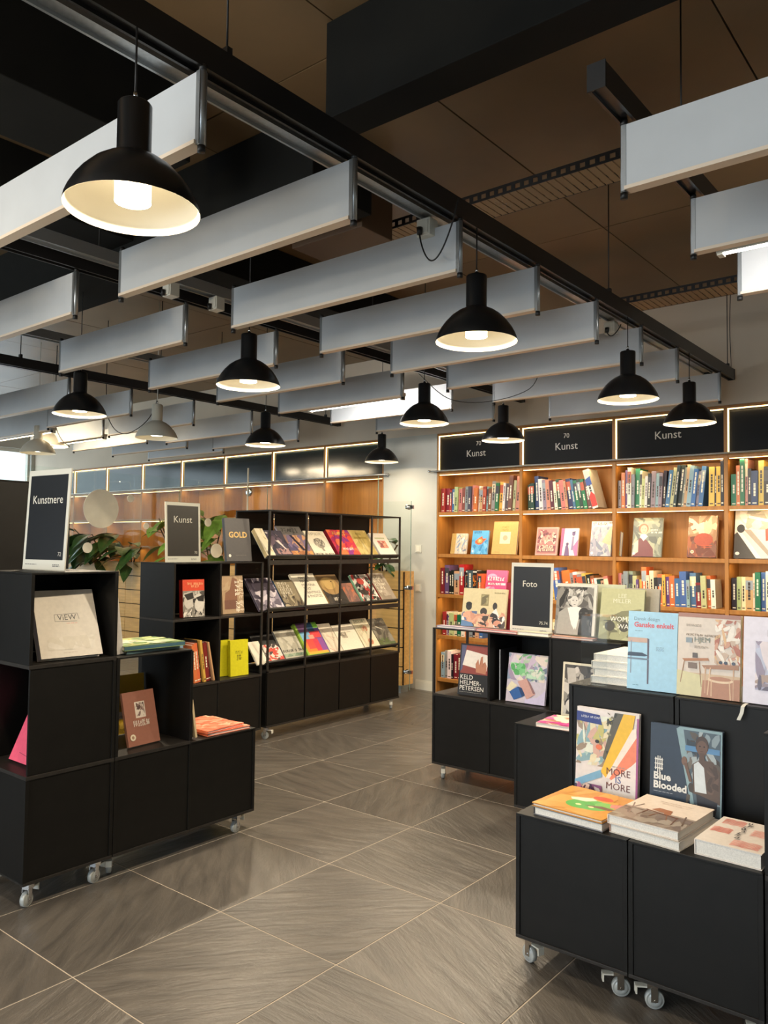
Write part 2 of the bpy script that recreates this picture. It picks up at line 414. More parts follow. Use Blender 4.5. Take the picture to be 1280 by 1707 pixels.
def track(name, label, x, y0, y1, z, wd, ht, m, hang, group=None):
    e = empty(name, (x, (y0 + y1) / 2, z), 0, label, 'track', group); L = (y1 - y0) / 2
    q = MB(); q.box(-wd / 2, wd / 2, -L, L, .012, ht)
    q.box(-wd / 2, -wd / 2 + .009, -L, L, 0, .012); q.box(wd / 2 - .009, wd / 2, -L, L, 0, .012)
    q.build('rail', m, e)
    for ya in (L, -L - .006):
        c = MB(); c.box(-wd / 2 - .002, wd / 2 + .002, ya, ya + .006, -.002, ht + .002); c.build('end_cap', DARKPL, e)
    for hy in hang:
        h = MB(); h.tube([(0, hy - (y0 + y1) / 2, ht + .02), (0, hy - (y0 + y1) / 2, H - z)], .0035, 5); h.build('suspension_wire', DARKPL, e)
        l = MB(); l.box(-.014, .014, hy - (y0 + y1) / 2 - .01, hy - (y0 + y1) / 2 + .01, ht, ht + .03); l.build('wire_clip', BLACKMETAL, e)
    return e
ZT = 2.877
track('black_track', 'long black lighting track over the right ends of the nearest baffle row', -1.845, -1.0, 6.72, ZT, .052, .085, BLACKMETAL, [1.5, 4.3, 6.62])
track('black_track', 'black lighting track between the first and second baffle rows', -3.70, .9, 6.62, ZT, .052, .08, BLACKMETAL, [2.2, 4.4, 6.3])
track('black_track', 'low black lighting track over the third baffle row at far left', -6.14, 1.6, 6.72, ZT, .055, .075, BLACKMETAL, [3.0, 5.0, 6.5])
track('black_track', 'short black track end over the baffles at top right', -.98, 2.2, 6.2, ZT, .055, .08, BLACKMETAL, [2.95, 5.0])
track('grey_channel', 'grey aluminium wiring channel beside the long black track', -1.965, -1.0, 6.5, 2.905, .07, .06, ALU, [])
track('grey_channel', 'grey aluminium wiring channel over the left ends of the nearest baffles', -3.565, .9, 6.3, 2.905, .07, .06, ALU, [])
track('grey_channel', 'grey aluminium wiring channel over the middle of the second baffle row', -5.25, 1.2, 6.3, 2.905, .07, .06, ALU, [])

# baffles ---------------------------------------------------------------
ZB, ZTOP = 2.65, 2.866
def baffle_proto(L, tag_):
    e = bpy.data.objects.new('ceiling_baffle', None); C.objects.link(e); e.empty_display_size = .05
    p = MB(); p.box(.018, L - .018, -.012, .012, .012, ZTOP - ZB); p.build('panel', BAFFLE, e)
    l = MB(); l.box(.016, L - .016, -.021, .021, 0, .012); l.build('bottom_lip', BAFFLELIP, e)
    for s in (0, 1):
        q = MB(); cx = .008 if s == 0 else L - .008
        q.lathe([(.0001, -.004), (.011, -.004), (.011, .222), (.0001, .222)], 12, M=Matrix.Translation((cx, 0, 0)))
        q.box(cx - .004, cx + .012 if s == 0 else cx + .004, -.014, .014, .0, .216) if s == 0 else q.box(cx - .012, cx + .004, -.014, .014, 0, .216)
        po = q.build('end_post', ALU, e)
        for za, zb in ((-.022, -.003), (.219, .236)):
            c = MB(); c.lathe([(.0001, za), (.012, za), (.012, zb), (.0001, zb)], 10, M=Matrix.Translation((cx, 0, 0))); c.build('post_cap', DARKPL, po)
    return e
ORD = 'zero first second third fourth fifth sixth seventh eighth ninth tenth eleventh twelfth thirteenth fourteenth fifteenth sixteenth seventeenth eighteenth nineteenth twentieth twenty-first twenty-second twenty-third twenty-fourth twenty-fifth twenty-sixth twenty-seventh twenty-eighth twenty-ninth thirtieth thirty-first thirty-second thirty-third thirty-fourth'.split()
ROWS = [('nearest row above the aisle', -3.28, -1.82, [1.40, 2.065, 2.74, 3.42, 4.10, 4.755, 5.40, 6.35]),
        ('second row left of the aisle', -5.08, -3.70, [1.40, 2.083, 2.757, 3.46, 4.10, 4.78, 5.45, 6.12]),
        ('third row over the left lamps', -7.62, -6.16, [2.05, 2.74, 3.43, 4.02, 4.70, 5.43, 6.10]),
        ('fourth row by the left windows', -9.3, -7.72, [2.2, 2.85, 3.5, 4.12, 4.70, 5.25, 5.80, 6.35]),
        ('row at the top right', -1.0, .46, [2.435, 3.12, 3.76, 4.42, 5.08])]
for rn, a, b, ys in ROWS:
    pr = baffle_proto(b - a, rn)
    for i, y in enumerate(ys):
        o = pr if i == 0 else copy_tree(pr)
        o.location = (a, y, ZB)
        tag(o, 'white hanging baffle, %s from the camera, %s' % (ORD[i + 1], rn), 'ceiling baffle', 'white baffles hung in rows under the ceiling')

# pendant lamps -----------------------------------------------------------
OUT = [(.175, 0), (.1735, .012), (.166, .032), (.152, .058), (.132, .085), (.106, .112), (.078, .132), (.055, .143), (.046, .148), (.0445, .150), (.0445, .283), (.041, .288), (.012, .289), (.009, .292), (.009, .303), (.0001, .303)]
INN = [(.1735, .0005), (.170, .013), (.162, .033), (.148, .059), (.128, .086), (.102, .112), (.075, .131), (.05, .140), (.0001, .142)]
def pendant(x, y, z, label, black=True, lit=True, f=1.0, cord=.28, group='pendant lamps over the shop floor', top=None):
    e = empty('pendant_lamp', (x, y, z), 0, label, 'lamp', group)
    s = MB(); s.lathe(OUT, 40); s.build('lamp_shade', LAMPBLACK if black else CREAMLAMP, e)
    i = MB(); i.lathe(INN[::-1], 40); i.lathe([(.1735, .0005), (.175, 0)], 40); i.build('inner_reflector', LAMPWHITE, e)
    d = MB(); d.lathe([(.0001, .022), (.047, .022)], 24, 1, smooth=False); d.lathe([(.047, .022), (.0475, .13)], 24, 0); d.build('diffuser', [BULB, BULBEND], e)
    t_ = (top or ZT + .003) - z
    c = MB(); c.tube([(0, 0, .303), (0, 0, t_)], .003, 6); c.build('cord', DARKPL if black else WHITEPL, e)
    g2 = MB(); g2.lathe([(.0001, .303), (.007, .303), (.005, .32), (.0001, .32)], 10); g2.build('cord_grip', CHROME, e)
    if lit:
        l = bpy.data.lights.new('pendant_glow', 'POINT'); l.energy = P_GLOW; l.color = (1, .86, .60); l.shadow_soft_size = .01
        lo = bpy.data.objects.new('pendant_glow', l); C.objects.link(lo); lo.location = (x, y, z + .008)
        l = bpy.data.lights.new('pendant_or_fill_light', 'AREA'); l.shape = 'DISK'; l.size = .09; l.energy = P_PENDANT * f; l.color = (1, .83, .60)
        lo = bpy.data.objects.new('pendant_or_fill_light', l); C.objects.link(lo); lo.location = (x, y, z + .019)
    return e
ZL = 2.38
LAMPS = [(-1.80, 1.177, 'large-looking black pendant lamp nearest the camera at upper left'),
         (-1.81, 2.86, 'black pendant lamp hanging below the socket with the looped cord, centre right'),
         (-1.82, 4.52, 'black pendant lamp above the plain Kunst sign, left of the rightmost lamp'),
         (-1.82, 5.62, 'rightmost black pendant lamp, in front of the bookcase top'),
         (-3.34, 2.91, 'black pendant lamp in the middle between two long baffles'),
         (-3.34, 4.56, 'black pendant lamp beside the lit white fluorescent baffle'),
         (-3.34, 5.66, 'small black pendant lamp in front of the two 70 Kunst signs'),
         (-5.0, 2.86, 'black pendant lamp at far left above the dark artists sign'),
         (-5.18, 4.72, 'black pendant lamp before the end of the low black track'),
         (-5.2, 6.36, 'smallest black pendant lamp over the display rack and white pier')]
for x, y, lb in LAMPS: pendant(x if x < -2 else -1.822, y, ZL if x > -4.9 else 2.375, lb, f=.3 if y > 6 else 1.0, top=None if x > -2 else H)
for x, y, lb in [(-1.8, -.6, ''), (-3.34, -.6, ''), (-3.34, 1.16, '')]:  # bare fill lights added out of view; no pendant hangs there
    l = bpy.data.lights.new('pendant_or_fill_light', 'POINT'); l.energy = 22; l.color = (1, .80, .52); l.shadow_soft_size = .06
    lo = bpy.data.objects.new('pendant_or_fill_light', l); C.objects.link(lo); lo.location = (x, y - .9, 2.3)
for x, y, z, lb, lt in [(-8.0, 4.12, 2.43, 'cream pendant lamp at the far left edge, cord looped beside it', False),
                    (-5.75, 4.0, 2.40, 'cream pendant lamp hanging left of the low black track', False),
                    (-8.8, 4.7, 2.62, 'cream pendant lamp half hidden behind the far left black lamp', True)]:
    pendant(x, y, z, lb, False, lt, top=H, group='cream pendant lamps at the left')

# fluorescent tubes on the baffles ---------------------------------------
def luminaire(x0, x1, y, label, warm=False, p=P_TUBE):
    e = empty('fluorescent_luminaire', ((x0 + x1) / 2, y, ZB - .006), 0, label, 'lamp', 'fluorescent lamps between the baffles'); L = (x1 - x0) / 2
    h = MB(); h.box(-L, L, -.028, .028, .03, .055); h.box(-L, L, -.028, -.024, .006, .03); h.build('housing', WHITEPL, e)
    t_ = MB(); t_.tube([(-L + .02, 0, .016), (L - .02, 0, .016)], .013, 10); t_.build('tube', TUBEW if warm else TUBE, e)
    for s in (-1, 1):
        k = MB(); k.box(min(s * L, s * (L - .022)), max(s * L, s * (L - .022)), -.02, .02, 0, .03); k.build('tube_holder', WHITEPL, e)
    area('tube_light', ((x0 + x1) / 2, y + .03, ZB + .012), (R(62), 0, 0), x1 - x0 - .1, .03, p, (1, .82, .56) if warm else (1, .95, .9))
luminaire(-4.78, -3.76, 4.86, 'white lit tube lamp beside the second baffle row above the rack')
luminaire(-.92, .3, 3.19, 'white lit tube lamp under the right-hand baffles')
luminaire(-9.2, -7.85, 4.80, 'warm lit tube lamp in the fourth baffle row', True, 9)
luminaire(-9.2, -7.85, 4.21, 'second warm lit tube lamp, nearer one in the fourth baffle row', True, 9)
luminaire(-3.1, -2.0, -1.2, 'added white tube lamp, unseen behind the camera')  # unseen lamp added behind the camera to light the room

# cable trays --------------------------------------------------------------
def tray(x0, x1, y0, y1, z, label):
    e = empty('cable_tray', ((x0 + x1) / 2, (y0 + y1) / 2, z), 0, label, 'cable tray'); L = (x1 - x0) / 2; W = (y1 - y0) / 2
    q = MB()
    n = int((x1 - x0) / .042)
    for i in range(n):
        a = -L + i * 2 * L / n; q.box(a, a + .035, -W + .004, W - .004, 0, .004)
    o = q.build('slotted_base', TRAY, e); o['kind'] = 'stuff'
    for s in (-1, 1):
        r_ = MB(); yy = s * W
        r_.box(-L, L, yy - .002, yy + .002, 0, .012); r_.box(-L, L, yy - .002, yy + .002, .036, .05)
        m_ = int((x1 - x0) / .05)
        for i in range(m_): a = -L + i * 2 * L / m_; r_.box(a, a + .022, yy - .002, yy + .002, .012, .036)
        r_.build('perforated_side', BLACKMETAL, e)
    for a in (-L + .1, 0, L - .1):
        b = MB(); b.box(a - .008, a + .008, -W - .004, -W + .004, .05, H - z); b.build('hanger', BLACKMETAL, e)
    for a in (-L * .72, L * .6):
        b = MB()
        for k in range(9): b.box(a + .02 * (k % 3) , a + .02 * (k % 3) + .006, -W * .5 + .04 * (k // 3), -W * .5 + .04 * (k // 3) + .006, -.002, 0)
        b.build('rivet_cluster', CHROME, e)
tray(-2.9, 2.6, 3.46, 3.68, 3.3, 'slotted cable tray crossing behind the near track under the ceiling')
tray(-3.0, 2.6, 5.42, 5.66, 3.25, 'slotted cable tray near the back wall at upper right')

# sockets and cords ----------------------------------------------------------
def socket(x, y, label, loop=None, z=2.905):
    e = empty('power_socket', (x, y, z), 0, label, 'socket')
    b = MB(); b.box(-.035, .035, -.03, .03, -.075, 0); b.box(-.028, .028, -.036, -.03, -.068, -.01); b.build('socket_body', WHITEPL, e, bevel=.004)
    p = MB(); p.lathe([(.0001, -.03), (.011, -.03), (.013, 0), (.0001, 0)], 10, M=Matrix.Translation((-.005, -.048, -.045)) ); p.build('plug', DARKPL, e)
    if loop:
        c = MB(); pts = []
        n = 18
        for i in range(n + 1):
            t_ = i / n; pts.append((-.005 + loop[0] * t_, -.05 - .02 * math.sin(math.pi * t_), -.07 - loop[1] * math.sin(math.pi * t_) ** .8 * (1 if t_ < .5 else 1) + (loop[2] * t_)))
        c.tube(pts, .0035, 6); c.build('cord', DARKPL, e)
socket(-1.985, 2.72, 'white socket on the channel with a black cord looping over the third baffle', (.20, .19, .10))
socket(-1.985, 4.66, 'white socket on the channel above the right black lamps', (.09, .05, .03))
socket(-3.565, 2.55, 'white socket on the left channel above the middle lamp')
socket(-3.565, 2.86, 'second white socket on the left channel beside the dark gap')
def cable(label, pts, r=.003, m=DARKPL):
    P = [Vector(p) for p in pts]; out = []
    for i in range(len(P) - 1):
        a, b, c, d = P[max(i - 1, 0)], P[i], P[i + 1], P[min(i + 2, len(P) - 1)]
        for k in range(6):
            t_ = k / 6; out.append(.5 * ((2 * b) + (c - a) * t_ + (2 * a - 5 * b + 4 * c - d) * t_ ** 2 + (3 * b - a - 3 * c + d) * t_ ** 3))
    out.append(P[-1]); q = MB(); q.tube(out, r, 6)
    return tag(q.build('cable', m), label, 'cable')
cable('black cable drooping below the baffles beside the second row lamp', [(-3.72, 5.0, 2.87), (-3.5, 5.1, 2.66), (-3.2, 5.2, 2.62), (-2.9, 5.3, 2.70), (-2.8, 5.3, 2.88)])
cable('thin dark cable hanging down to the end of the long black track', [(-1.84, 6.70, 3.6), (-1.85, 6.71, 3.3), (-1.84, 6.70, 3.0), (-1.845, 6.70, 2.962)])
cable('grey cable looping from the cream lamp to the baffle', [(-5.78, 4.05, 3.6), (-5.8, 4.05, 2.88), (-6.0, 4.1, 2.62), (-6.35, 4.1, 2.50), (-6.6, 4.1, 2.6), (-6.7, 4.1, 2.86), (-6.7, 4.1, 3.6)], .004)
cable('black cable looping beside the far left cream lamp', [(-8.0, 4.3, 3.6), (-8.0, 4.3, 2.85), (-7.9, 4.3, 2.62), (-7.7, 4.3, 2.5)], .005)

def onplane(px, py, Y):
    """where the line of sight through a photo pixel meets the vertical plane y = Y"""
    d = fw + rr * ((px - 640) / 1323.18) - uu * ((py - 853.5) / 1323.18)
    t = Y / d.y; return d.x * t, 1.5 + d.z * t

# ------------------------------------------------------------------ built-in bookcases
LEV = [.13, .57, .995, 1.41, 1.845, 2.27]
def bookcase(name, label, xs, levels, panel_mat, strips, signs, lowest=0.0):
    e = empty(name, (xs[0], YB, 0), 0, label, 'bookcase'); X0 = xs[0]; D = .32; T = .03
    top = 2.688
    for i, x in enumerate(xs):
        q = MB(); q.box(x - X0 - T / 2 + (T / 2 if i == 0 else 0), x - X0 + T / 2 - (T / 2 if i == len(xs) - 1 else 0), 0, D, lowest, top - .025); q.build('upright', OAK, e)
    q = MB(); q.box(0, xs[-1] - X0, -.004, D, top - .025, top); q.build('top_panel', OAK, e)
    for i in range(len(xs) - 1):
        a, b = xs[i] - X0 + T / 2, xs[i + 1] - X0 - T / 2
        q = MB(); q.box(a, b, D - .014, D, lowest, top - .025); q.build('back_panel', OAK, e)
        for z in levels:
            q = MB(); q.box(a, b, .004, D - .014, z - .017, z + .017); s = q.build('shelf', OAK, e, bevel=.002)
            if z > 1.7 and strips:
                l = MB(); l.box(a + .01, b - .01, .008, .016, z - .0225, z - .0172); l.build('led_strip', LED, s)
        l = MB(); l.box(a, b, .004, .012, top - .034, top - .026); l.box(a, a + .010, .004, .012, 2.30, top - .034); l.build('led_strip', LED, e)
        sp = MB(); sp.box(a + .012, b - .004, .022, .034, 2.289, top - .034); s = sp.build('sign_panel', panel_mat, e)
        if signs and signs[i]:
            t_ = MB(); wd = b - a
            for (s_, u, z, sz) in signs[i]: put_text(t_, s_, a + wd * u, z, sz, (198, 190, 176), y=.0212, align='c')
            t_.build('lettering', PRINT, s)
        for z in levels + [2.67]:
            if z < .5: continue
            if z == 2.67: continue
            area('shelf_led', ((a + b) / 2 + X0, YB + .03, z - .027), (R(24), 0, 0), b - a - .04, .010, P_STRIP, (1, .72, .36))
        area('shelf_led', ((a + b) / 2 + X0, YB + .012, top - .042), (R(8), 0, 0), b - a - .04, .008, P_STRIP * .35, (1, .72, .36))
    return e
RX = [-4.805, -3.815, -2.872, -1.915, -.94]
bookcase('bookcase', 'long oak built-in bookcase with black Kunst signs and lit shelves, right of the white pier', RX, LEV, SIGNBLACK, True,
         [[('70', .50, 2.535, .062), ('Kunst', .47, 2.425, .098)], [('70', .50, 2.535, .062), ('Kunst', .5, 2.425, .098)], [('Kunst', .5, 2.455, .098)], None])
LXS = [-12.88, -12.0, -11.06, -10.12, -9.18, -8.25, -7.33, -6.43, -5.535]
bookcase('bookcase', 'empty oak built-in bookcase with dark glossy header panels behind the plants, left', LXS, [.57, .995, 1.45, 1.845, 2.27], SIGNBLUE, True, None)

def rail(x0, x1, label):
    e = empty('glass_rail', (x0, YB - .05, 2.29), 0, label, 'rail'); L = x1 - x0
    q = MB(); q.tube([(0, 0, 0), (L, 0, 0)], .008, 8); q.build('tube', ALU, e)
    for x in (0, L):
        k = MB(); k.lathe([(.0001, -.014), (.014, -.014), (.014, .014), (.0001, .014)], 10, M=Matrix.Translation((x, 0, 0)) @ Matrix.Rotation(R(90), 4, 'Y')); k.build('end_knob', CHROME, e)
    n = max(2, int(L / .95)) + 1
    for i in range(n):
        x = .04 + (L - .08) * i / (n - 1); k = MB(); k.box(x - .008, x + .008, 0, .045, -.008, .008); k.build('bracket', CHROME, e)
rail(-4.87, -.95, 'thin metal rail running along the front of the right bookcase')
rail(-12.8, -5.44, 'thin metal rail running along the front of the left bookcase')

# slatted low wall, glass, discs
e = empty('slatted_planter', (-12.40, 6.45, 0), 0, 'long planter box clad in horizontal pale oak planks, behind the black rack', 'planter')
bk = MB(); bk.box(0, 7.42, .024, .034, .085, 1.24); bk.build('front_backing', SIGNBLACK, e)
bk = MB(); bk.box(0, 7.42, .18, .19, .085, 1.245); bk.build('back_board', PLANK, e)
bk = MB(); bk.box(7.40, 7.42, .034, .18, .085, 1.245); bk.build('end_board', PLANK, e)
bk = MB(); bk.box(0, 7.40, .034, .18, .80, .82); bk.build('inner_floor', SIGNBLACK, e)
pk = MB(); pk.box(0, 2.465, 0, .022, 0, .183); pkm = pk.mesh('plank', PLANK)
for k in range(3):
    for j in range(6):
        o = bpy.data.objects.new('plank', pkm); C.objects.link(o); o.parent = e; o.location = (2.473 * k, 0, .085 + .1945 * j)
f = MB(); f.box(.05, 7.37, .05, .17, 0, .085); f.build('plinth', ALU, e)

def glass_panel(name, x0, x1, z0, z1, y, label, clips=()):
    e = empty(name, (x0, y, z0), 0, label, 'glass panel')
    q = MB(); q.box(0, x1 - x0, -.004, .004, 0, z1 - z0); q.build('pane', GLASS, e)
    g_ = MB(); g_.box(x1 - x0, x1 - x0 + .003, -.004, .004, 0, z1 - z0); g_.build('polished_edge', GLASSEDGE, e)
    for z in clips:
        k = MB(); k.lathe([(.0001, -.03), (.026, -.03), (.026, -.012), (.02, -.008), (.02, .03), (.0001, .03)], 14, M=Matrix.Translation((x1 - x0 - .035, 0, z - z0)) @ Matrix.Rotation(R(90), 4, 'X'))
        k.box(x1 - x0 - .03, x1 - x0 + .03, -.012, .012, z - z0 - .018, z - z0 + .018); k.build('clamp', CHROME, e)
    return e
glass_panel('glass_door', -5.30, -4.862, .06, 1.965, 6.425, 'frameless clear glass door with metal clamps beside the white pier', (.239, 1.084, 1.901))
for i in range(4):
    a = -12.6 + i * 1.775
    glass_panel('glass_screen', a, a + 1.76, 1.245, 2.27, 6.69, 'clear glass pane standing on the plank wall, %s from the left window' % ORD[i + 1])
XP = -7.6
e = empty('glass_partition', (XP, 3.4, 0), 0, 'tall clear glass partition with round frosted discs, left of the planted corner', 'glass panel')
for j in range(2):
    q = MB(); q.box(-.004, .004, j * 1.62, j * 1.62 + 1.61, .03, 2.26); q.build('pane', GLASS, e)
q = MB(); q.box(-.02, .02, 0, 3.23, 0, .03); q.build('floor_channel', ALU, e)
def disc(px, py, rpx, label):
    d = fw + rr * ((px - 640) / 1323.18) - uu * ((py - 853.5) / 1323.18); t_ = XP / d.x; y, z = d.y * t_, 1.5 + d.z * t_
    r_ = rpx / 1323.18 * t_ * .98
    q = MB(); q.lathe([(.0001, 0), (r_ - .002, 0), (r_, .002), (r_, .006), (.0001, .006)], 40, M=Matrix.Rotation(R(90), 4, 'Y'), smooth=False)
    o = q.build('glass_disc', DISC); o.location = (XP + .0045, y, z); tag(o, label, 'disc', 'round frosted discs on the glass partition')
disc(168, 848, 33, 'large round frosted disc on the glass above the left plant')
disc(217, 831, 6.5, 'small pale disc on the glass right of the large disc')
disc(243, 877, 5.5, 'small pale disc low between the large disc and the Kunst sign')
disc(346, 871, 7, 'small disc on the glass in front of the middle plant')
disc(360, 918, 12, 'medium disc on the glass behind the grey book')
disc(145, 913, 9, 'small disc at the lower left of the large disc')
# white rod with a round knob
x, z = onplane(413, 820, 6.6)
e = empty('glass_prop', (x, 6.6, 0), 0, 'thin white vertical rod with round metal knob above the rack top', 'rod')
q = MB(); q.tube([(0, 0, 0), (0, 0, 2.46)], .010, 8); q.build('rod', WHITEPL, e)
k = MB(); k.lathe([(.0001, -.03), (.055, -.03), (.055, -.012), (.03, -.006), (.0001, -.006)], 20, M=Matrix.Translation((0, 0, 2.16)) @ Matrix.Rotation(R(90), 4, 'X')); k.build('knob', CHROME, e)
# switch plates on the pier
for z, lb in ((1.478, 'upper white wall switch plate on the pier'), (1.064, 'lower white wall switch plate on the pier')):
    e = empty('wall_switch', (-5.04, YB, z), 0, lb, 'switch'); q = MB(); q.box(-.042, .042, -.009, 0, -.042, .042); q.build('plate', WHITEPL, e, bevel=.003)
    q = MB(); q.box(-.024, .024, -.013, -.009, -.03, .03); q.build('rocker', LAMPWHITE, e, bevel=.002)

# ------------------------------------------------------------------ plants
def plant(x, zb, zt, n, spread, label, seed, m=LEAF, size=.26, y=6.556):
    rd = random.Random(seed); e = empty('rubber_plant', (x, y, 0), 0, label, 'plant')
    p = MB(); p.lathe([(.0001, .82), (.05, .82), (.062, 1.15), (.068, 1.19), (.06, 1.19), (.056, 1.15), (.0001, 1.15)], 20); p.build('pot', POT, e)
    s = MB(); s.lathe([(.0001, 1.155), (.057, 1.155)], 20); s.build('soil', SOIL, e)
    stems = []
    for k in range(4):
        an = -math.pi * (k + .5 + rd.uniform(-.3, .3)) / 4; tip = Vector((math.cos(an) * spread * .6, math.sin(an) * spread * .35, zt - rd.uniform(0, .3) * (zt - 1.2)))
        pts = [Vector((math.cos(an) * .02, math.sin(an) * .02, 1.15)), Vector((tip.x * .35, tip.y * .3, 1.2 + (tip.z - 1.2) * .45)), Vector((tip.x * .75, tip.y * .75, 1.2 + (tip.z - 1.2) * .8)), tip]
        q = MB(); q.tube(pts, .009, 6); q.build('stem', STEM, e); stems.append(pts)
    for k in range(n):
        pts = stems[k % 4]; z = zb + (zt - zb) * (k + rd.random()) / n
        for a, b in zip(pts, pts[1:]):
            if a.z <= z <= b.z: t_ = (z - a.z) / (b.z - a.z); base = a.lerp(b, t_); break
        else: base = pts[-1].copy()
        an = -math.pi * ((k * .618) % 1) * .94 - .1; L = size * rd.uniform(.75, 1.15); W = L * .33; up = rd.uniform(-.5, .7)
        d = Vector((math.cos(an), math.sin(an), up)).normalized(); sd = d.cross(Vector((0, 0, 1))).normalized(); nr = sd.cross(d)
        q = MB(); prev = None
        st = base + d * .05; q.tube([base, st], .004, 4, 1)
        N = 6
        for i in range(N + 1):
            t_ = i / N; wd = W * math.sin(math.pi * min(1, t_ * .97 + .03)) ** .8 * (1 - .25 * t_)
            c = st + d * L * t_ - Vector((0, 0, 1)) * (L * .45 * t_ * t_)
            row = [c - sd * wd + nr * wd * .25, c, c + sd * wd + nr * wd * .25]
            if prev:
                q.face([prev[0], prev[1], row[1], row[0]], 0, None, True); q.face([prev[1], prev[2], row[2], row[1]], 0, None, True)
            prev = row
        q.build('leaf', [m, STEM], e)
plant(-10.75, 1.2, 1.72, 34, .95, 'large dark rubber plant below the big round disc, left end of the planter', 3, LEAF, .42)
plant(-9.95, 1.2, 1.55, 16, .5, 'dark rubber plant with leaves hanging over the planter front, left', 8, LEAF, .36)
plant(-8.15, 1.25, 2.08, 30, .62, 'bushy green plant behind the small Kunst sign', 5, LEAF2, .36)
plant(-8.95, 1.25, 1.85, 10, .5, 'pale green plant left of the small Kunst sign', 15, LEAF2, .3)
plant(-5.32, 1.2, 1.58, 16, .40, 'dark leafy plant seen through the right column of the rack', 11, LEAF, .24)

# ------------------------------------------------------------------ black cube shelving
def caster_proto():
    e = bpy.data.objects.new('caster', None)
    f = MB(); f.box(-.024, .024, -.024, .024, .092, .1); f.box(-.016, .016, -.014, .020, .070, .092)
    for sx in (-.0165, .0135): f.box(sx, sx + .003, -.002, .020, .026, .074)
    f.tube([(-.019, .012, .031), (.019, .012, .031)], .005, 8)
    fork = f.mesh('caster', CHROME)
    w_ = MB(); M_ = Matrix.Translation((0, .012, .031)) @ Matrix.Rotation(R(90), 4, 'Y')
    w_.lathe([(.005, -.013), (.022, -.013), (.024, -.009), (.027, -.012), (.031, -.008), (.031, .008), (.027, .012), (.024, .009), (.022, .013), (.005, .013), (.005, -.013)], 24, M=M_)
    wh = w_.mesh('wheel', WHEEL)
    b = MB(); b.box(-.013, .013, -.045, -.014, .070, .075); b.box(-.013, .013, -.050, -.045, .048, .075)
    br = b.mesh('brake_lever', WHITEPL)
    bpy.data.objects.remove(e)
    return fork, wh, br
FORK, WH, BRK = caster_proto()
def caster(parent, x, y, rz):
    o = bpy.data.objects.new('caster', FORK); C.objects.link(o); o.parent = parent; o.location = (x, y, 0); o.rotation_euler = (0, 0, rz)
    for nm, me in (('wheel', WH), ('brake_lever', BRK)):
        q = bpy.data.objects.new(nm, me); C.objects.link(q); q.parent = o

TH = .016
def cabinet(label, loc, rz, cols, lev, cells, depth=.41, casters=None, open_right=False, name='shelf_cabinet', group=None):
    """cube shelving: cols = column widths, lev = board heights, cells[c] = list of cell kinds from the bottom"""
    e = empty(name, (*loc, 0), rz, label, 'cabinet', group)
    xs = [0]
    for c in cols: xs.append(xs[-1] + c)
    n = len(cols); W = xs[-1]
    for i in range(n + 1):
        hs = max([len(cells[j]) for j in (i - 1, i) if 0 <= j < n])
        a = 0 if i == 0 else (W - TH if i == n else xs[i] - TH / 2)
        for r in range(hs):
            kinds = [cells[j][r] for j in (i - 1, i) if 0 <= j < n and r < len(cells[j])]
            if i == 0 and kinds[0] == 'frame':
                for ya in (0, depth - .014):
                    q = MB(); q.box(0, .014, ya, ya + .014, lev[r], lev[r + 1]); q.build('post', BLACKEDGE, e)
                continue
            if i == 0 and kinds[0] == 'side': continue
            if i == n and open_right and r > 0:
                q = MB(); q.box(W - .014, W, 0, .014, lev[r], lev[r + 1]); q.build('post', BLACKEDGE, e); continue
            q = MB(); q.box(a, a + TH, 0, depth, lev[r] + TH / 2, lev[r + 1] - TH / 2); q.build('side_panel', BLACK, e, bevel=.0012)
    for c in range(n):
        k = len(cells[c])
        for r in range(k + 1):
            z = lev[r]; za, zb = z - TH / 2, z + TH / 2
            if r == 0: za, zb = z, z + TH / 2 + .004
            if r == k: za, zb = z - TH / 2, z
            nm = 'bottom_panel' if r == 0 else ('top_panel' if r == k else 'shelf')
            q = MB(); q.box(xs[c] + .0005, xs[c + 1] - .0005, -.001, depth, za, zb); q.build(nm, BLACKEDGE if r < k else BLACK, e, bevel=.0012)
        for r in range(k):
            kd = cells[c][r]; a, b = xs[c] + TH * .6, xs[c + 1] - TH * .6
            if kd in ('closed', 'side'):
                q = MB(); q.box(a, b, .005, .017, lev[r] + TH * .6, lev[r + 1] - TH * .55); q.build('front_panel', BLACK, e)
            if kd in ('open', 'side', 'closed'):
                q = MB(); q.box(a, b, depth - .012, depth - .002, lev[r] + TH * .6, lev[r + 1] - TH * .55); q.build('back_panel', BLACK, e)
    for x, y, a in (casters if casters is not None else [(.055, .05, .6), (W - .055, .05, -.5), (.055, depth - .06, .3), (W - .055, depth - .06, 2.2)]):
        caster(e, x, y, a)
    return e
Q = R(90)
L3 = [.1, .533, .985, 1.375]
cabinet('tall left black cube cabinet holding the white book, with the dark artists sign on top', (-3.20, 1.637), Q, [.406], L3, [['closed', 'side', 'open']],
        casters=[(.05, .045, 2.0), (.355, .045, 1.9), (.05, .35, 0), (.355, .35, 1)])
cabinet('stepped black cube cabinet with brown book in its see-through cube, aisle side', (-3.20, 2.046), Q, [.415, .42], L3, [['closed', 'through'], ['closed']],
        casters=[(.03, .075, -.6), (.76, .05, 1.8), (.05, .35, 0), (.78, .35, 1)])
cabinet('black cabinet with red book above leaning orange books and a small Kunst sign on top', (-4.557, 3.335), Q, [.41, .412], [.1, .51, .972, 1.37], [['closed', 'open', 'open']] * 2, depth=.395, open_right=True)
cabinet('tall plain black cabinet with dark glossy back standing behind the artists sign', (-4.66, 1.32), Q, [.65, .65], [.1, .65, 1.25, 1.868], [['closed'] * 3] * 2)
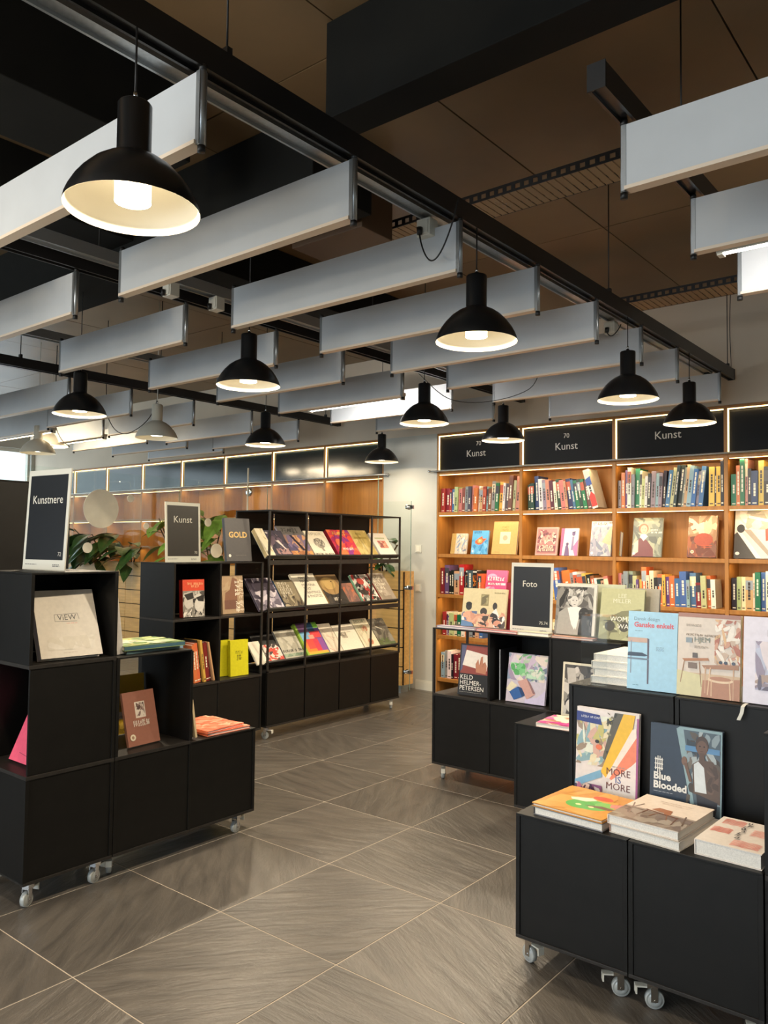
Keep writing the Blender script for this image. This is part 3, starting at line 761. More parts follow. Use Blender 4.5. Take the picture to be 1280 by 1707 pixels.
cabinet('wide black counter cabinet carrying the Foto sign and photo books', (-3.03, 4.25), 0, [.425, .42, .43], [.1, .545, .975], [['closed', 'frame'], ['closed', 'open'], ['closed', 'closed']])
cabinet('low black box cabinet with pink book in front of the photo counter', (-2.19, 3.84), 0, [.42, .42], [.1, .55], [['closed'], ['closed']], depth=.40)
cabinet('low front black box cabinet with orange and green art book on it', (-1.463, 2.58), 0, [.416], [.1, .54], [['closed']], depth=.395, casters=[(.04, .05, 1.2), (.36, .05, -1.0), (.05, .33, 0), (.36, .33, 1)])
cabinet('low front black box cabinet under the two white-edged stacked books and patterned book', (-1.044, 2.58), 0, [.414], [.1, .54], [['closed']], depth=.395, casters=[(.055, .05, -1.0), (.36, .05, .5), (.05, .33, 0), (.36, .33, 1)])
cabinet('taller black cabinet behind, holding the pale blue design book', (-1.452, 2.985), 0, [.42], [.1, .53, .955], [['closed', 'closed']])
cabinet('taller black cabinet behind, holding the interior design books', (-1.028, 2.985), 0, [.41, .41], [.1, .53, .955], [['closed', 'closed'], ['closed', 'closed']])
cabinet('tall black cabinet cut off by the right edge of the picture', (-.626, 2.58), 0, [.42], [.1, .53, .955], [['closed', 'closed']], depth=.395)

# display rack with sloping book shelves
e = empty('display_rack', (-4.557, 4.212, 0), Q, 'tall black open display rack with three sloping rows of art books', 'display rack')
RW, RD, RC = 1.655, .40, [0, .413, .827, 1.241, 1.655]
rack = e
for i, x in enumerate(RC):
    a = min(max(x - .007, 0), RW - .014)
    q = MB(); q.box(a, a + .014, 0, .014, .52, 1.765); q.build('front_post', BLACKEDGE, e)
    if i in (0, 4): q = MB(); q.box(a, a + .014, RD - .014, RD, .52, 1.765); q.build('rear_post', BLACKEDGE, e)
q = MB(); q.box(0, RW, 0, RD, 1.765, 1.776); q.build('top_panel', BLACK, e)
for c in range(4):
    q = MB(); q.box(RC[c] + .008, RC[c + 1] - .008, RD - .010, RD - .002, .54, 1.765); q.build('back_panel', BLACK, e)
for c in range(4):
    q = MB(); q.box(RC[c] + .006, RC[c + 1] - .006, .004, .018, .115, .515); q.build('front_panel', BLACK, e)
q = MB(); q.box(0, RW, 0, RD, .1, .114); q.build('bottom_panel', BLACKEDGE, e)
q = MB(); q.box(0, RW, 0, RD, .515, .530); q.build('base_top', BLACKEDGE, e)
for x in (0, RW - .014): q = MB(); q.box(x, x + .014, .014, RD, .114, .515); q.build('side_panel', BLACK, e)
q = MB(); q.box(.014, RW - .014, RD - .012, RD, .114, .515); q.build('base_back', BLACK, e)
SLZ = [.575, .985, 1.395]; SLA = R(38)
for z in SLZ:
    M_ = Matrix.Translation((0, .034, z)) @ Matrix.Rotation(-SLA, 4, 'X')
    q = MB(); q.box(-.01, RW - .016, 0, .006, 0, .27, M=M_); s = q.build('sloping_shelf', BLACKMETAL, e)
    l = MB(); l.box(-.01, RW - .016, -.036, 0, -.004, .002, M=M_); l.box(-.01, RW - .016, -.039, -.036, -.004, .010, M=M_); l.build('front_lip', BLACKEDGE, s)
    if z > .6: q = MB(); q.box(.014, RW - .014, .001, .016, z - .048, z - .012); q.build('cross_rail', BLACKEDGE, e)
for x, y, a in ((.05, .05, .4), (RW - .06, .05, -.9), (.05, RD - .06, 0), (RW - .06, RD - .06, 1)): caster(e, x, y, a)

# ------------------------------------------------------------------ shelves of upright books
COL = {'r': ((168, 44, 40), 'red'), 'R': ((122, 30, 36), 'dark red'), 'o': ((206, 108, 58), 'orange'), 'b': ((62, 104, 156), 'blue'),
       'B': ((34, 44, 92), 'navy'), 'g': ((30, 112, 72), 'green'), 'G': ((32, 62, 48), 'dark green'), 'y': ((216, 178, 78), 'yellow'),
       'c': ((226, 210, 172), 'cream'), 'w': ((230, 224, 210), 'white'), 'k': ((30, 28, 30), 'black'), 's': ((138, 136, 140), 'grey'),
       'S': ((78, 78, 86), 'dark grey'), 'n': ((122, 78, 54), 'brown'), 't': ((196, 158, 112), 'tan'), 'p': ((198, 130, 118), 'dusty pink'),
       'v': ((96, 66, 120), 'purple'), 'a': ((136, 166, 180), 'pale blue'), 'l': ((180, 192, 136), 'pale green'), 'm': ((98, 38, 50), 'maroon')}
def spine_book(label, x, y, z, t, h, d, ck, lean, rz, group, seed):
    rd = random.Random(seed); col = tuple(max(6, min(250, c + rd.randint(-10, 10))) for c in COL[ck][0])
    mb = MB(); b = min(.0025, t * .15)
    mb.box(0, t, 0, b, 0, h, 0, col); mb.box(0, b, b, d, 0, h, 0, col); mb.box(t - b, t, b, d, 0, h, 0, col)
    mb.box(b, t - b, b, d - .003, .003, h - .004, 1, None)
    lum = sum(col) / 3; ink = (236, 228, 206) if lum < 135 else (60, 50, 46)
    k = rd.random()
    if t > .012:
        if k < .35: mb.face([(0.0004, -.0003, h * .62), (t - .0004, -.0003, h * .62), (t - .0004, -.0003, h * .9), (.0004, -.0003, h * .9)], 0, rd.choice([(228, 214, 180), (60, 60, 70), (190, 90, 60), (150, 160, 170)]))
        u0, u1 = t * .34, t * .66; v = h * rd.uniform(.25, .4)
        for q in range(rd.randint(3, 6)):
            L = h * rd.uniform(.04, .11); mb.face([(u0, -.0005, v), (u1, -.0005, v), (u1, -.0005, v + L), (u0, -.0005, v + L)], 0, ink); v += L + h * .015
            if v > h * .85: break
        mb.face([(t * .2, -.0005, h * .05), (t * .8, -.0005, h * .05), (t * .8, -.0005, h * .08), (t * .2, -.0005, h * .08)], 0, ink)
    o = mb.build('book', [PRINT, PAPER]); o.location = (x, y, z); o.rotation_euler = (0, lean, rz)
    tag(o, label, 'book', group)
    return o
def spines(spec, x0, x1, y, z, where, group, lean=0, lean1=None, dep=.19, seed=1, left=0, rz=0, origin=None):
    """spec: tokens colour+width+'.'+height cm ; fills x0..x1 (along the shelf)"""
    tk = []
    for s in spec.split():
        c = s[0]; a, b = s[1:].split('.'); tk.append((c, float(a), float(b) / 100))
    lean1 = lean if lean1 is None else lean1; n = len(tk)
    A = [R(lean + (lean1 - lean) * i / max(1, n - 1)) for i in range(n)]
    tot = sum(t_[1] for t_ in tk); ex = 0
    sc = (x1 - x0 - ex) / tot
    x = x0; rd = random.Random(seed)
    for i, (c, wd, h) in enumerate(tk):
        foot = wd * sc * .985; a = A[i]; t_ = foot * math.cos(a)
        yy = y + rd.uniform(0, .03); zz = z + .0006 + (t_ * math.sin(a) if a > 0 else 0)
        szw = 'tall' if h > .305 else ('small' if h < .235 else ('slim' if t_ < .02 else 'medium'))
        lb = '%s %s book, %s from the left, %s' % (szw, COL[c][1], ORD[i + 1], where)
        if rz == 0: px, py = x, yy
        else: px, py = origin[0] - (yy), origin[1] + x
        spine_book(lb, px, py, zz, t_, h, dep + rd.uniform(-.02, .02), c, a, rz, group, seed * 100 + i)
        x += wd * sc + (0)
ZS = [z + .017 for z in LEV]
YSP = YB + .035
b_ = [(RX[i] + .017, RX[i + 1] - .017) for i in range(4)]
TB = ['leftmost oak bay', 'second bay', 'third bay', 'fourth bay']
G1 = 'upright books on the top shelf of the lit bookcase'
spines('r28.25 R27.25 r15.23 b22.24 l22.26 p22.24 n25.25 s20.26 S22.26 p18.27 o25.24 w14.26 t20.24 r22.25 a12.25 n22.23 s22.30 g22.28 y22.29 w14.28 S25.27 n24.35 l16.30 p24.34', b_[0][0] + .005, b_[0][1] - .035, YSP, ZS[4], 'top book shelf, ' + TB[0], G1, 1, 4, seed=1)
x1 = b_[1][0] + .70
spines('G22.25 G25.26 B25.33 w25.30 s22.29 p25.29 m22.28 w18.27 G25.29 p28.28 t15.27 B28.29 b15.28 g25.27 G20.28 g22.28 m24.27', b_[1][0] + .03, x1, YSP, ZS[4], 'top book shelf, ' + TB[1], G1, -1, -11, seed=2)
spines('s20.25 o25.32 v18.34 w25.36 s20.30 g30.35 w14.33 l20.26 w18.28 k22.30 s30.32 a22.30 s22.30 k20.32', b_[2][0] + .005, b_[2][0] + .42, YSP, ZS[4], 'top book shelf, left half, ' + TB[2], G1, 0, 3, seed=3)
spines('b28.32 l25.34 G20.36 k30.36 s14.34 t22.36 a28.35 b28.32 s16.30 b30.34', b_[2][0] + .425, b_[2][0] + .735, YSP, ZS[4], 'top book shelf, middle, ' + TB[2], G1, 7, 6, seed=4)
spines('y40.33 k12.32 y35.33 k22.38', b_[2][0] + .785, b_[2][1] - .01, YSP, ZS[4], 'top book shelf, right end, ' + TB[2], G1, 1, 0, seed=5)
spines('g30.26 o22.33 g25.38 p14.38 k18.30 B35.28 y28.36 k40.31 s20.28 w20.30 n22.29 b24.31 c20.30', b_[3][0] + .005, b_[3][0] + .47, YSP, ZS[4], 'top book shelf, ' + TB[3], G1, 0, 1, seed=6)
G3 = 'upright books on the third shelf of the lit bookcase'
spines('R25.27 v30.30 k20.24 k20.25 t35.24 r30.31 k22.24 S35.25 k30.25 o22.22', b_[0][0] + .005, b_[0][0] + .50, YSP, ZS[2], 'third shelf, ' + TB[0], G3, 0, 0, seed=7)
spines('B22.24 y15.26 b45.30 n12.27 o50.28 s22.26 w25.27 s30.25 y22.26 k25.25 n22.24 w18.22 G20.21 t20.20 p25.24', b_[1][0] + .27, b_[1][1] - .02, YSP, ZS[2], 'third shelf, ' + TB[1], G3, -7, -11, seed=8)
spines('p22.27 s14.26 s28.29 s26.29 l25.25 v14.22 y16.22 o30.33 c20.26 c25.30 k25.24 o28.27 y18.27 v22.25 o32.26 b30.24 b38.30 a18.23 b35.29 R30.21 l30.27 o22.27 w26.24', b_[2][0] + .005, b_[2][0] + .84, YSP, ZS[2], 'third shelf, ' + TB[2], G3, -1, -2, seed=9)
spines('k25.26 l20.27 c20.27 t35.27 c10.30 g25.31 b22.31 w20.32 k25.33 s35.30 w20.28 o24.30 m20.29', b_[3][0] + .005, b_[3][0] + .50, YSP, ZS[2], 'third shelf, ' + TB[3], G3, 0, 0, seed=10)
G4 = 'upright books low on the lit bookcase'
spines('r22.24 w10.24 v12.20 l28.23 c25.24 g25.22 w20.24 o20.23 s25.25 k20.24 t22.22 b22.24', b_[0][0] + .03, b_[0][0] + .52, YSP, ZS[1], 'fourth shelf, ' + TB[0], G4, 0, 0, seed=11)
spines('t22.24 g20.22 w22.24 r18.22 o22.25 s20.24', b_[1][0] + .30, b_[1][0] + .56, YSP, ZS[1], 'fourth shelf, ' + TB[1], G4, 0, 0, seed=12)
spines('a20.26 s20.28 w25.28 k10.25 R24.25 R24.26 r22.27 n24.26 S22.25 t20.25', b_[0][0] + .02, b_[0][0] + .44, YSP, ZS[0], 'bottom shelf of the leftmost oak bay', G4, 0, 0, seed=13)

# ------------------------------------------------------------------ books shown face out
GF = 'face-out books on the second shelf of the lit bookcase'
def faceout(label, pxl, pxr, ht, cover, ops, z=ZS[3], pyc=915, Y=YB + .12, thk=.02, tilt=11, group=GF, spine=None, turn=0, **k):
    xa, _ = onplane(pxl, pyc, Y); xb, _ = onplane(pxr, pyc, Y)
    return book(label, abs(xb - xa), ht, thk, cover, ops, ((xa + xb) / 2, Y, z + .001), R(turn), R(tilt), spine=spine, group=group, **k)
grey = ['e8e4dc', 'b8b4ac', '848078', '504c48', '2c2a28', 'd0ccc4']
faceout('small face-out book with pale stripes, first on second shelf of bay one', 752, 778, .215, 'cfc6b8',
        [('n', .3, .1, 1, .95, ['8aa0b8', 'c8b49a', 'e6e0d4', '7c8494'], 1, 26, .16), ('r', 0, 0, .28, 1, 'b89a5c'), ('l', .5, 0, .5, 1, .004, '707890'), ('l', .7, 0, .7, 1, .004, 'd8d0c8'), ('l', .86, 0, .86, 1, .003, '8088a0')], spine='707890')
faceout('small bright blue book with orange splash, second shelf of bay one', 786, 813, .245, '58a8dc',
        [('n', 0, 0, 1, .6, ['4698d0', '78bce4', '3c88c4'], 2, 18, .2), ('p', [(.2, .55), (.42, .68), (.6, .76), (.66, .66), (.9, .66), (.72, .52), (.6, .42), (.4, .4), (.22, .46)], 'e8623c'), ('e', .5, .56, .15, .1, 'f4a25c'), ('e', .48, .57, .05, .04, 'ffe0a8'), ('g', (5,), .12, .88, .028, '1c4c8c', 'l', 0, .01), ('e', .12, .12, .05, .04, 'eef4f8')])
faceout('large tan book with small white square, third on second shelf of bay one', 821, 862, .335, 'd2a560',
        [('r', .3, .32, .72, .68, 'f0dcb4'), ('e', .51, .5, .1, .08, 'e8a888'), ('g', (6,), .5, .8, .022, 'b88438', 'c'), ('g', (5,), .5, .72, .022, 'b88438', 'c'), *greek(.1, .06, 1, .3, .01, 'a07838', 3)], thk=.03)
faceout('face-out book with dusty pink crowd print, first on second shelf of second bay', 893, 929, .275, 'c8a094',
        [('r', .05, .05, .95, .95, 'b87c78'), ('n', .08, .4, .92, .9, ['e4c8b8', '8c5058', 'd0a090', '6c4048'], 4, 46, .12), ('r', .08, .1, .92, .34, '885058'), ('g', (6,), .5, .24, .040, 'ecd4b8', 'c', 0, .02), ('g', (8,), .5, .14, .034, 'ecd4b8', 'c', 0, .02)], spine='e0d0c0')
faceout('pink and white book with purple tall figure, second shelf of second bay', 934, 963, .262, 'f2e2d8',
        [('p', [(0, 0), (.12, 0), (.2, 1), (0, 1)], 'c85c88'), ('p', [(.85, 0), (1, 0), (1, .6), (.7, .3)], 'c870a0'), ('p', [(.25, 0), (.55, 0), (.5, .25), (.42, .42), (.3, .35)], '6c5480'), ('e', .4, .42, .08, .06, '5c4870'), ('p', [(.62, .2), (.74, .2), (.76, .7), (.66, .7)], '8c7ca0'), ('e', .72, .8, .1, .08, '6c5480'), ('p', [(.6, .86), (.84, .9), (.8, .8)], '54406c')])
faceout('white-topped book with misty landscape, third face-out in second bay', 984, 1019, .325, 'b8b8c0',
        [('r', 0, .86, 1, 1, 'ece8e0'), ('n', 0, 0, 1, .84, ['9c9cac', 'c8c0b8', '7c8498', 'dcc8a8', 'a8a8b4'], 6, 60, .22), ('p', [(.55, .4), (.95, .85), (1, .84), (1, .3)], 'd0b48c'), ('g', (3, 3, 3, 5), .08, .93, .020, '302c30', 'l', 0, .01), ('g', (2, 10), .08, .885, .018, '302c30'), ('e', .12, .08, .06, .04, 'f0ece4')], thk=.025)
faceout('small upright grey and green book by the left side of the third bay', 1027, 1036, .225, '8a8c94', [('n', 0, .5, 1, 1, ['585c68', 'a8a8b0'], 7, 9, .3), ('r', 0, 0, 1, .2, '9aa060')], thk=.05)
faceout('face-out portrait book with child in wine red jacket, third bay', 1054, 1103, .352, '6c7468',
        [('n', 0, 0, 1, 1, ['8c9484', '545c58', '747c74', 'a4a890'], 8, 34, .3), ('p', [(.02, 0), (.05, .3), (.25, .48), (.5, .42), (.72, .2), (.74, 0)], '6c2c34'), ('p', [(.02, .02), (.06, .34), (.2, .44), (.22, .12)], 'd0c4b4'), ('p', [(.25, .52), (.38, .4), (.52, .52), (.44, .58), (.3, .58)], 'f0e8dc'), ('e', .36, .72, .17, .13, '8c6044'), ('e', .37, .7, .12, .11, 'e4b494'), ('e', .33, .715, .015, .01, '40302c'), ('e', .42, .715, .015, .01, '40302c'), ('l', .35, .64, .41, .64, .003, 'a85048'), ('g', (5,), .62, .66, .02, 'ece8dc'), ('g', (2, 2, 6), .62, .6, .018, 'ece8dc'), ('e', .08, .08, .05, .035, 'e8e4d8')], thk=.025, spine='d8d4c8')
faceout('face-out book with brown and red sunset cover, third bay', 1147, 1195, .36, 'a07c5c',
        [('n', 0, .55, 1, 1, ['d8b898', 'b08c70', 'e0c8b0', '8c684c'], 9, 30, .3), ('n', 0, 0, 1, .5, ['8c4c38', '6c3c30', 'a4603c', '7c5444'], 10, 40, .3), ('e', .55, .42, .33, .16, 'a8503c'), ('l', .48, .28, .85, .28, .004, 'd85838'), ('l', .5, .24, .85, .24, .003, 'd85838'), ('e', .18, .13, .06, .04, 'f0e0c4'), ('e', .18, .13, .03, .02, 'c08c50')], thk=.04, spine='a8483c')
faceout('large face-out book with museum stair interior, cut by the right edge', 1224, 1300, .40, 'e4ddd0',
        [('p', [(0, 0), (.5, 0), (.06, .55), (0, .5)], '403c38'), ('p', [(.06, .55), (.5, 0), (.62, 0), (.1, .62)], 'f4f0e6'), ('p', [(.2, .6), (.8, .02), (.9, .02), (.3, .66)], 'a89c8c'), ('n', .1, .6, 1, 1, ['f0e8dc', 'c8c0b4', 'dcd4c4', 'b0a898'], 12, 30, .26), ('e', .14, .62, .09, .09, '2c2c2c'), ('p', [(.68, .6), (1, .72), (1, .4), (.7, .36)], 'b8462c'), ('p', [(.3, .84), (.9, .72), (.9, .78), (.3, .9)], 'fcf8f0'), ('e', .08, .1, .05, .035, 'f0ece4')], thk=.03)
faceout('pink book with white lettering face out, third shelf of bay one', 809, 844, .26, 'e05c8c',
        [('n', 0, .0, 1, .35, ['b8c4d8', 'e880a8', 'c890b8'], 14, 16, .2), ('e', .3, .72, .24, .14, 'c8a0c8'), ('e', .34, .66, .2, .1, 'ec5c90'), ('r', .12, .42, .95, .5, 'f4e8ec'), ('g', (7,), .5, .6, .045, 'fbf4f4', 'c', 0, .03), ('g', (7,), .5, .43, .03, 'a43c60', 'c')], z=ZS[2], pyc=980, thk=.02, group='face-out books on the third shelf of the lit bookcase')
# boxed black book with orange figures beside the upright ones
faceout('black boxed book with orange statue figures, third shelf of bay one', 785, 803, .255, '241e1c',
        [('r', 0, .9, 1, .96, 'd8d0c4'), ('n', .05, .35, .95, .8, ['d87828', '8c4818', 'e89c40', '402010'], 16, 40, .16), ('n', .05, .05, .95, .3, ['302824', 'a49884', '584c40'], 17, 18, .14)], z=ZS[2], pyc=985, thk=.10, tilt=1, Y=YB + .14, group='face-out books on the third shelf of the lit bookcase')
# large leaning white, blue and red book at the end of the row
bx_, _z = onplane(985, 850, YSP)
o = spine_book('thick white blue and red book leaning at the end of the second bay top row', x1 + .012, YSP - .005, ZS[4] + .0006, .055, .37, .2, 'w', R(-16), 0, 'upright books on the top shelf of the lit bookcase', 777)
mb = MB(); mb.face([(.001, -.001, .22), (.054, -.001, .22), (.054, -.001, .30), (.001, -.001, .28)], 0, '2c54a8'); mb.face([(.001, -.001, .02), (.054, -.001, .02), (.054, -.001, .12), (.028, -.001, .16), (.001, -.001, .12)], 0, 'd83428'); mb.build('spine_print', PRINT, o)

# -------- signs in white holders
def sign(label, x, y, z, rz, word, num, w_=.30, h_=.43, tilt=4, wx=.5, wz=.66, wsz=.062, dark='181a1e', front=False):
    e = empty('sign_holder', (x, y, z), rz, label, 'sign', rx=-R(tilt))
    q = MB(); q.box(-w_ / 2, w_ / 2, -.006, 0, 0, h_); q.build('white_card', WHITEPL, e)
    q = MB(); art(q, [('r', .055, .10, .945, .945, dark), ('t', word, wx, wz, wsz, 'dcd8cc', 'c', 0, .012), ('t', num, .9, .14, .026, 'd0ccc0', 'r', 0, .01), *greek(.06, .05, 1, .36, .008, '707070', 3), *greek(.72, .05, 2, .2, .008, '707070', 4)], w_, h_, -.006); q.build('black_print', PRINT, e)
    if front: q = MB(); q.box(-w_ / 2 - .004, w_ / 2 + .004, -.0105, -.0085, -.0, h_ + .004); q.build('acrylic_front', ACRYL, e)
    q = MB(); q.box(-w_ / 2, w_ / 2, -.03, .07, 0, .003, M=Matrix.Rotation(R(tilt), 4, 'X')); q.build('acrylic_foot', ACRYL, e)
    return e
sign('black Kunstnere sign in a white frame on the tall left cabinet, number 72', -3.447, 1.82, 1.378, R(5), 'Kunstnere', '72', .32, .455, 3, .5, .66, .055)
sign('small black Kunst sign in a white frame beside the grey GOLD book', -4.66, 3.485, 1.373, Q, 'Kunst', '70', .30, .425, 3, .5, .66, .068, dark='2c2620', front=True)
sign('black Foto sign in a white frame on the photo counter, number 75.74', -2.365, 4.345, .978, 0, 'Foto', '75.74', .285, .43, 3, .46, .66, .054)

# -------- left cabinets
book('large cream VIEW book leaning in the top cube of the left cabinet', .275, .305, .04, 'd8cfc0',
     [('t', 'ViEW', .5, .545, .036, '2a2826', 'c', 0, .0), ('l', .3, .53, .3, .63, .0016, '2a2826'), ('l', .3, .63, .68, .64, .0016, '2a2826'), ('l', .68, .64, .7, .55, .0016, '2a2826'), ('l', .3, .53, .66, .52, .0016, '2a2826'), *greek(.48, .49, 1, .2, .006, 'd88878', 5), *greek(.36, .06, 1, .24, .006, 'b8a898', 6), ('n', .1, .1, .9, .3, ['dcd4c6', 'd2c9b8'], 3, 14, .2)], (-3.262, 1.848, .994), Q - R(4), R(23), spine='9a96a0')
book('bright pink book with black script leaning in the left side opening', .26, .32, .02, 'f0607c',
     [('l', .60, .78, .42, .45, .006, '201820'), ('l', .42, .45, .62, .60, .005, '201820'), ('l', .62, .60, .60, .42, .005, '201820'), ('l', .60, .42, .86, .70, .005, '201820'), ('l', .86, .70, .66, .2, .005, '201820'), ('l', .25, .12, .5, .1, .002, '903850')], (-3.36, 1.725, .545), 0, R(24))
book('tall white book seen edge on standing on the stepped cabinet', .235, .315, .034, 'e4e0da', [('n', .1, .1, .9, .9, ['d8d4cc', 'ecE8e0'], 7, 10, .3)], (-3.39, 2.092, .987), R(180), R(8), spine='d6d2ce')
def flat(label, w_, h_, t_, cover, ops, x, y, z, rz, spine=None, group=None, **k):
    return book(label, w_, h_, t_, cover, ops, (x, y, z), rz, Q, spine=spine, group=group, **k)
greens = ['9cb468', '6c8c54', 'c8d490', '88a474', 'e0e4b8', '5c7c58', 'b4c484']
flat('thin flat book under the green landscape book', .25, .31, .016, '607c84', None, -3.40, 2.435, .986, R(183), spine='4c6870')
flat('flat green landscape book with blue spine on the stepped cabinet', .27, .33, .022, '8ca468', [('n', 0, 0, 1, 1, greens, 21, 90, .2), ('p', [(0, .3), (1, .62), (1, .8), (0, .5)], 'd8dcc0'), ('n', .1, .5, .9, .9, ['d8d060', 'e8ecd0', '789858'], 22, 16, .13)], -3.375, 2.45, 1.0025, R(178), spine='4c7080')
book('brown book with white stamp leaning in the see-through cube', .182, .252, .016, 'a06a58',
     [('r', .34, .50, .66, .80, 'e8dcd0'), ('n', .37, .53, .63, .78, ['604844', '8c706c', 'e8dcd0', 'c0a89c'], 23, 34, .07), ('g', (8,), .5, .40, .019, 'ece0d4', 'c', 0, .02), ('g', (8,), .5, .35, .019, 'ece0d4', 'c', 0, .02), ('e', .16, .16, .085, .06, 'ece0c8'), ('e', .16, .16, .04, .03, 'b08c70')], (-3.30, 2.258, .544), Q + R(4), R(15), spine='c08c78')
book('yellow magazine with white box standing behind the brown book', .21, .29, .008, 'd2aa34',
     [('n', 0, 0, 1, .2, ['a88828', 'e0bc50', '80681c'], 24, 14, .2), ('r', .2, .26, .75, .38, 'e8e0d0'), *greek(.22, .3, 2, .4, .01, '50483c', 8), ('n', .0, .4, 1, .6, ['dcb848', 'c09c30'], 25, 10, .25)], (-3.555, 2.335, .545), Q, R(5), soft=True)
book('small cream book standing at the left of the flat orange book', .16, .19, .012, 'e6d0a8', None, (-3.30, 2.505, .543), R(180), R(9))
flat('flat orange art book on the low step of the left cabinet', .27, .33, .015, 'f08c6c', [('n', 0, 0, 1, 1, ['f49c7c', 'ec7c5c', 'f8b898', 'e86c50'], 26, 40, .22)], -3.215, 2.715, .5345, Q - R(3) , spine='d86848')
flat('second flat orange book lying on the first, low step', .25, .29, .013, 'ee7a58', [('n', 0, 0, 1, 1, ['f8a484', 'ee7e5c', 'fcc4a4', 'e87050', 'f49070'], 27, 46, .2)], -3.222, 2.70, .5505, Q + R(4), spine='e07858')

# -------- cabinet C0
book('red book with black and white photograph in the upper cube', .18, .265, .045, 'c8382c',
     [('r', 0, .70, 1, 1, 'd84c30'), ('r', 0, 0, 1, .70, '8c8880'), ('n', 0, 0, 1, .69, grey, 31, 60, .18), ('e', .25, .42, .2, .2, 'c8c4bc'), ('p', [(.05, .6), (.45, .66), (.5, .5), (.2, .45)], '302e2c'), ('e', .75, .32, .22, .2, 'd4d0c8'), ('p', [(.6, .52), (.98, .58), (.95, .4), (.7, .42)], '282624'), ('g', (3, 6), .58, .86, .022, 'f0b080', 'c'), ('g', (5,), .58, .79, .022, 'f0b080', 'c'), ('n', 0, 0, 1, .14, grey, 32, 20, .12)], (-4.66, 3.56, .982), Q - R(4), R(4), spine='a02820')
book('tan book with a brown figure and vertical cream lettering', .205, .285, .02, 'b49a7c',
     [('n', 0, .3, 1, 1, ['c0a888', 'a88c6c', 'b89c7c'], 33, 24, .3), ('p', [(.1, .3), (.15, .55), (.35, .62), (.5, .95), (.72, .9), (.7, .3)], '8c6450'), ('r', .1, .12, .7, .36, '7c584c'), ('g', (3, 4), .80, .03, .05, 'f0e8d8', 'l', Q, .02), ('g', (8,), .99, .06, .05, 'ecdcc4', 'l', Q, .02)], (-4.665, 3.945, .982), Q, R(6))
for i, (ry_, ck, h, wd) in enumerate([(0, 'o', .27, .03), (0, 'o', .28, .03), (0, 'k', .30, .016), (0, 'y', .30, .018), (0, 'R', .275, .032), (0, 'm', .285, .02), (0, 't', .285, .012)]):
    lean = R([-7, -8, -9, -9, -7, -12, -12][i]); yy = [3.545, 3.578, 3.611, 3.630, 3.655, 3.692, 3.715][i]
    spine_book('%s book, %s of the slanting group in the cube below the red book' % (COL[ck][1], ORD[i + 1]), -4.58 - .012 * (i % 3), yy, .5205, wd, h, .2, ck, lean, Q, 'leaning books in the cube below the red book', 500 + i)
spine_book('dark grey and blue book standing left of the leaning orange group', -4.60, 3.43, .5195, .04, .285, .2, 'a', R(-3), Q, 'leaning books in the cube below the red book', 520)
spine_book('dusty pink book at the left of the leaning group', -4.60, 3.385, .5195, .03, .27, .2, 'p', R(-3), Q, 'leaning books in the cube below the red book', 521)
book('first of two bright yellow books, standing on the left', .15, .265, .02, 'd2cc20', [('l', .2, 0, .2, 1, .002, 'a8a418')], (-4.70, 3.875, .520), Q - R(8), R(3), spine='c2bc18')
book('second bright yellow book with small dark title, on the right', .165, .265, .03, 'd8d224', [('g', (4,), .5, .62, .026, '6c6818', 'c'), ('g', (3,), .5, .53, .022, '6c6818', 'c'), ('g', (3,), .5, .44, .026, '6c6818', 'c')], (-4.64, 3.985, .520), Q - R(4), R(3), spine='c4be1c')
book('dark grey GOLD book with golden title on the middle cabinet', .235, .33, .03, '4c4a4c', [('t', 'GOLD', .5, .55, .062, 'e4bc6c', 'c', 0, .026), ('e', .13, .13, .05, .035, 'e8e4d8'), *greek(.35, .14, 2, .5, .006, '6c6864', 9)], (-4.68, 4.0, 1.372), Q - R(3), R(8), spine='34343a')

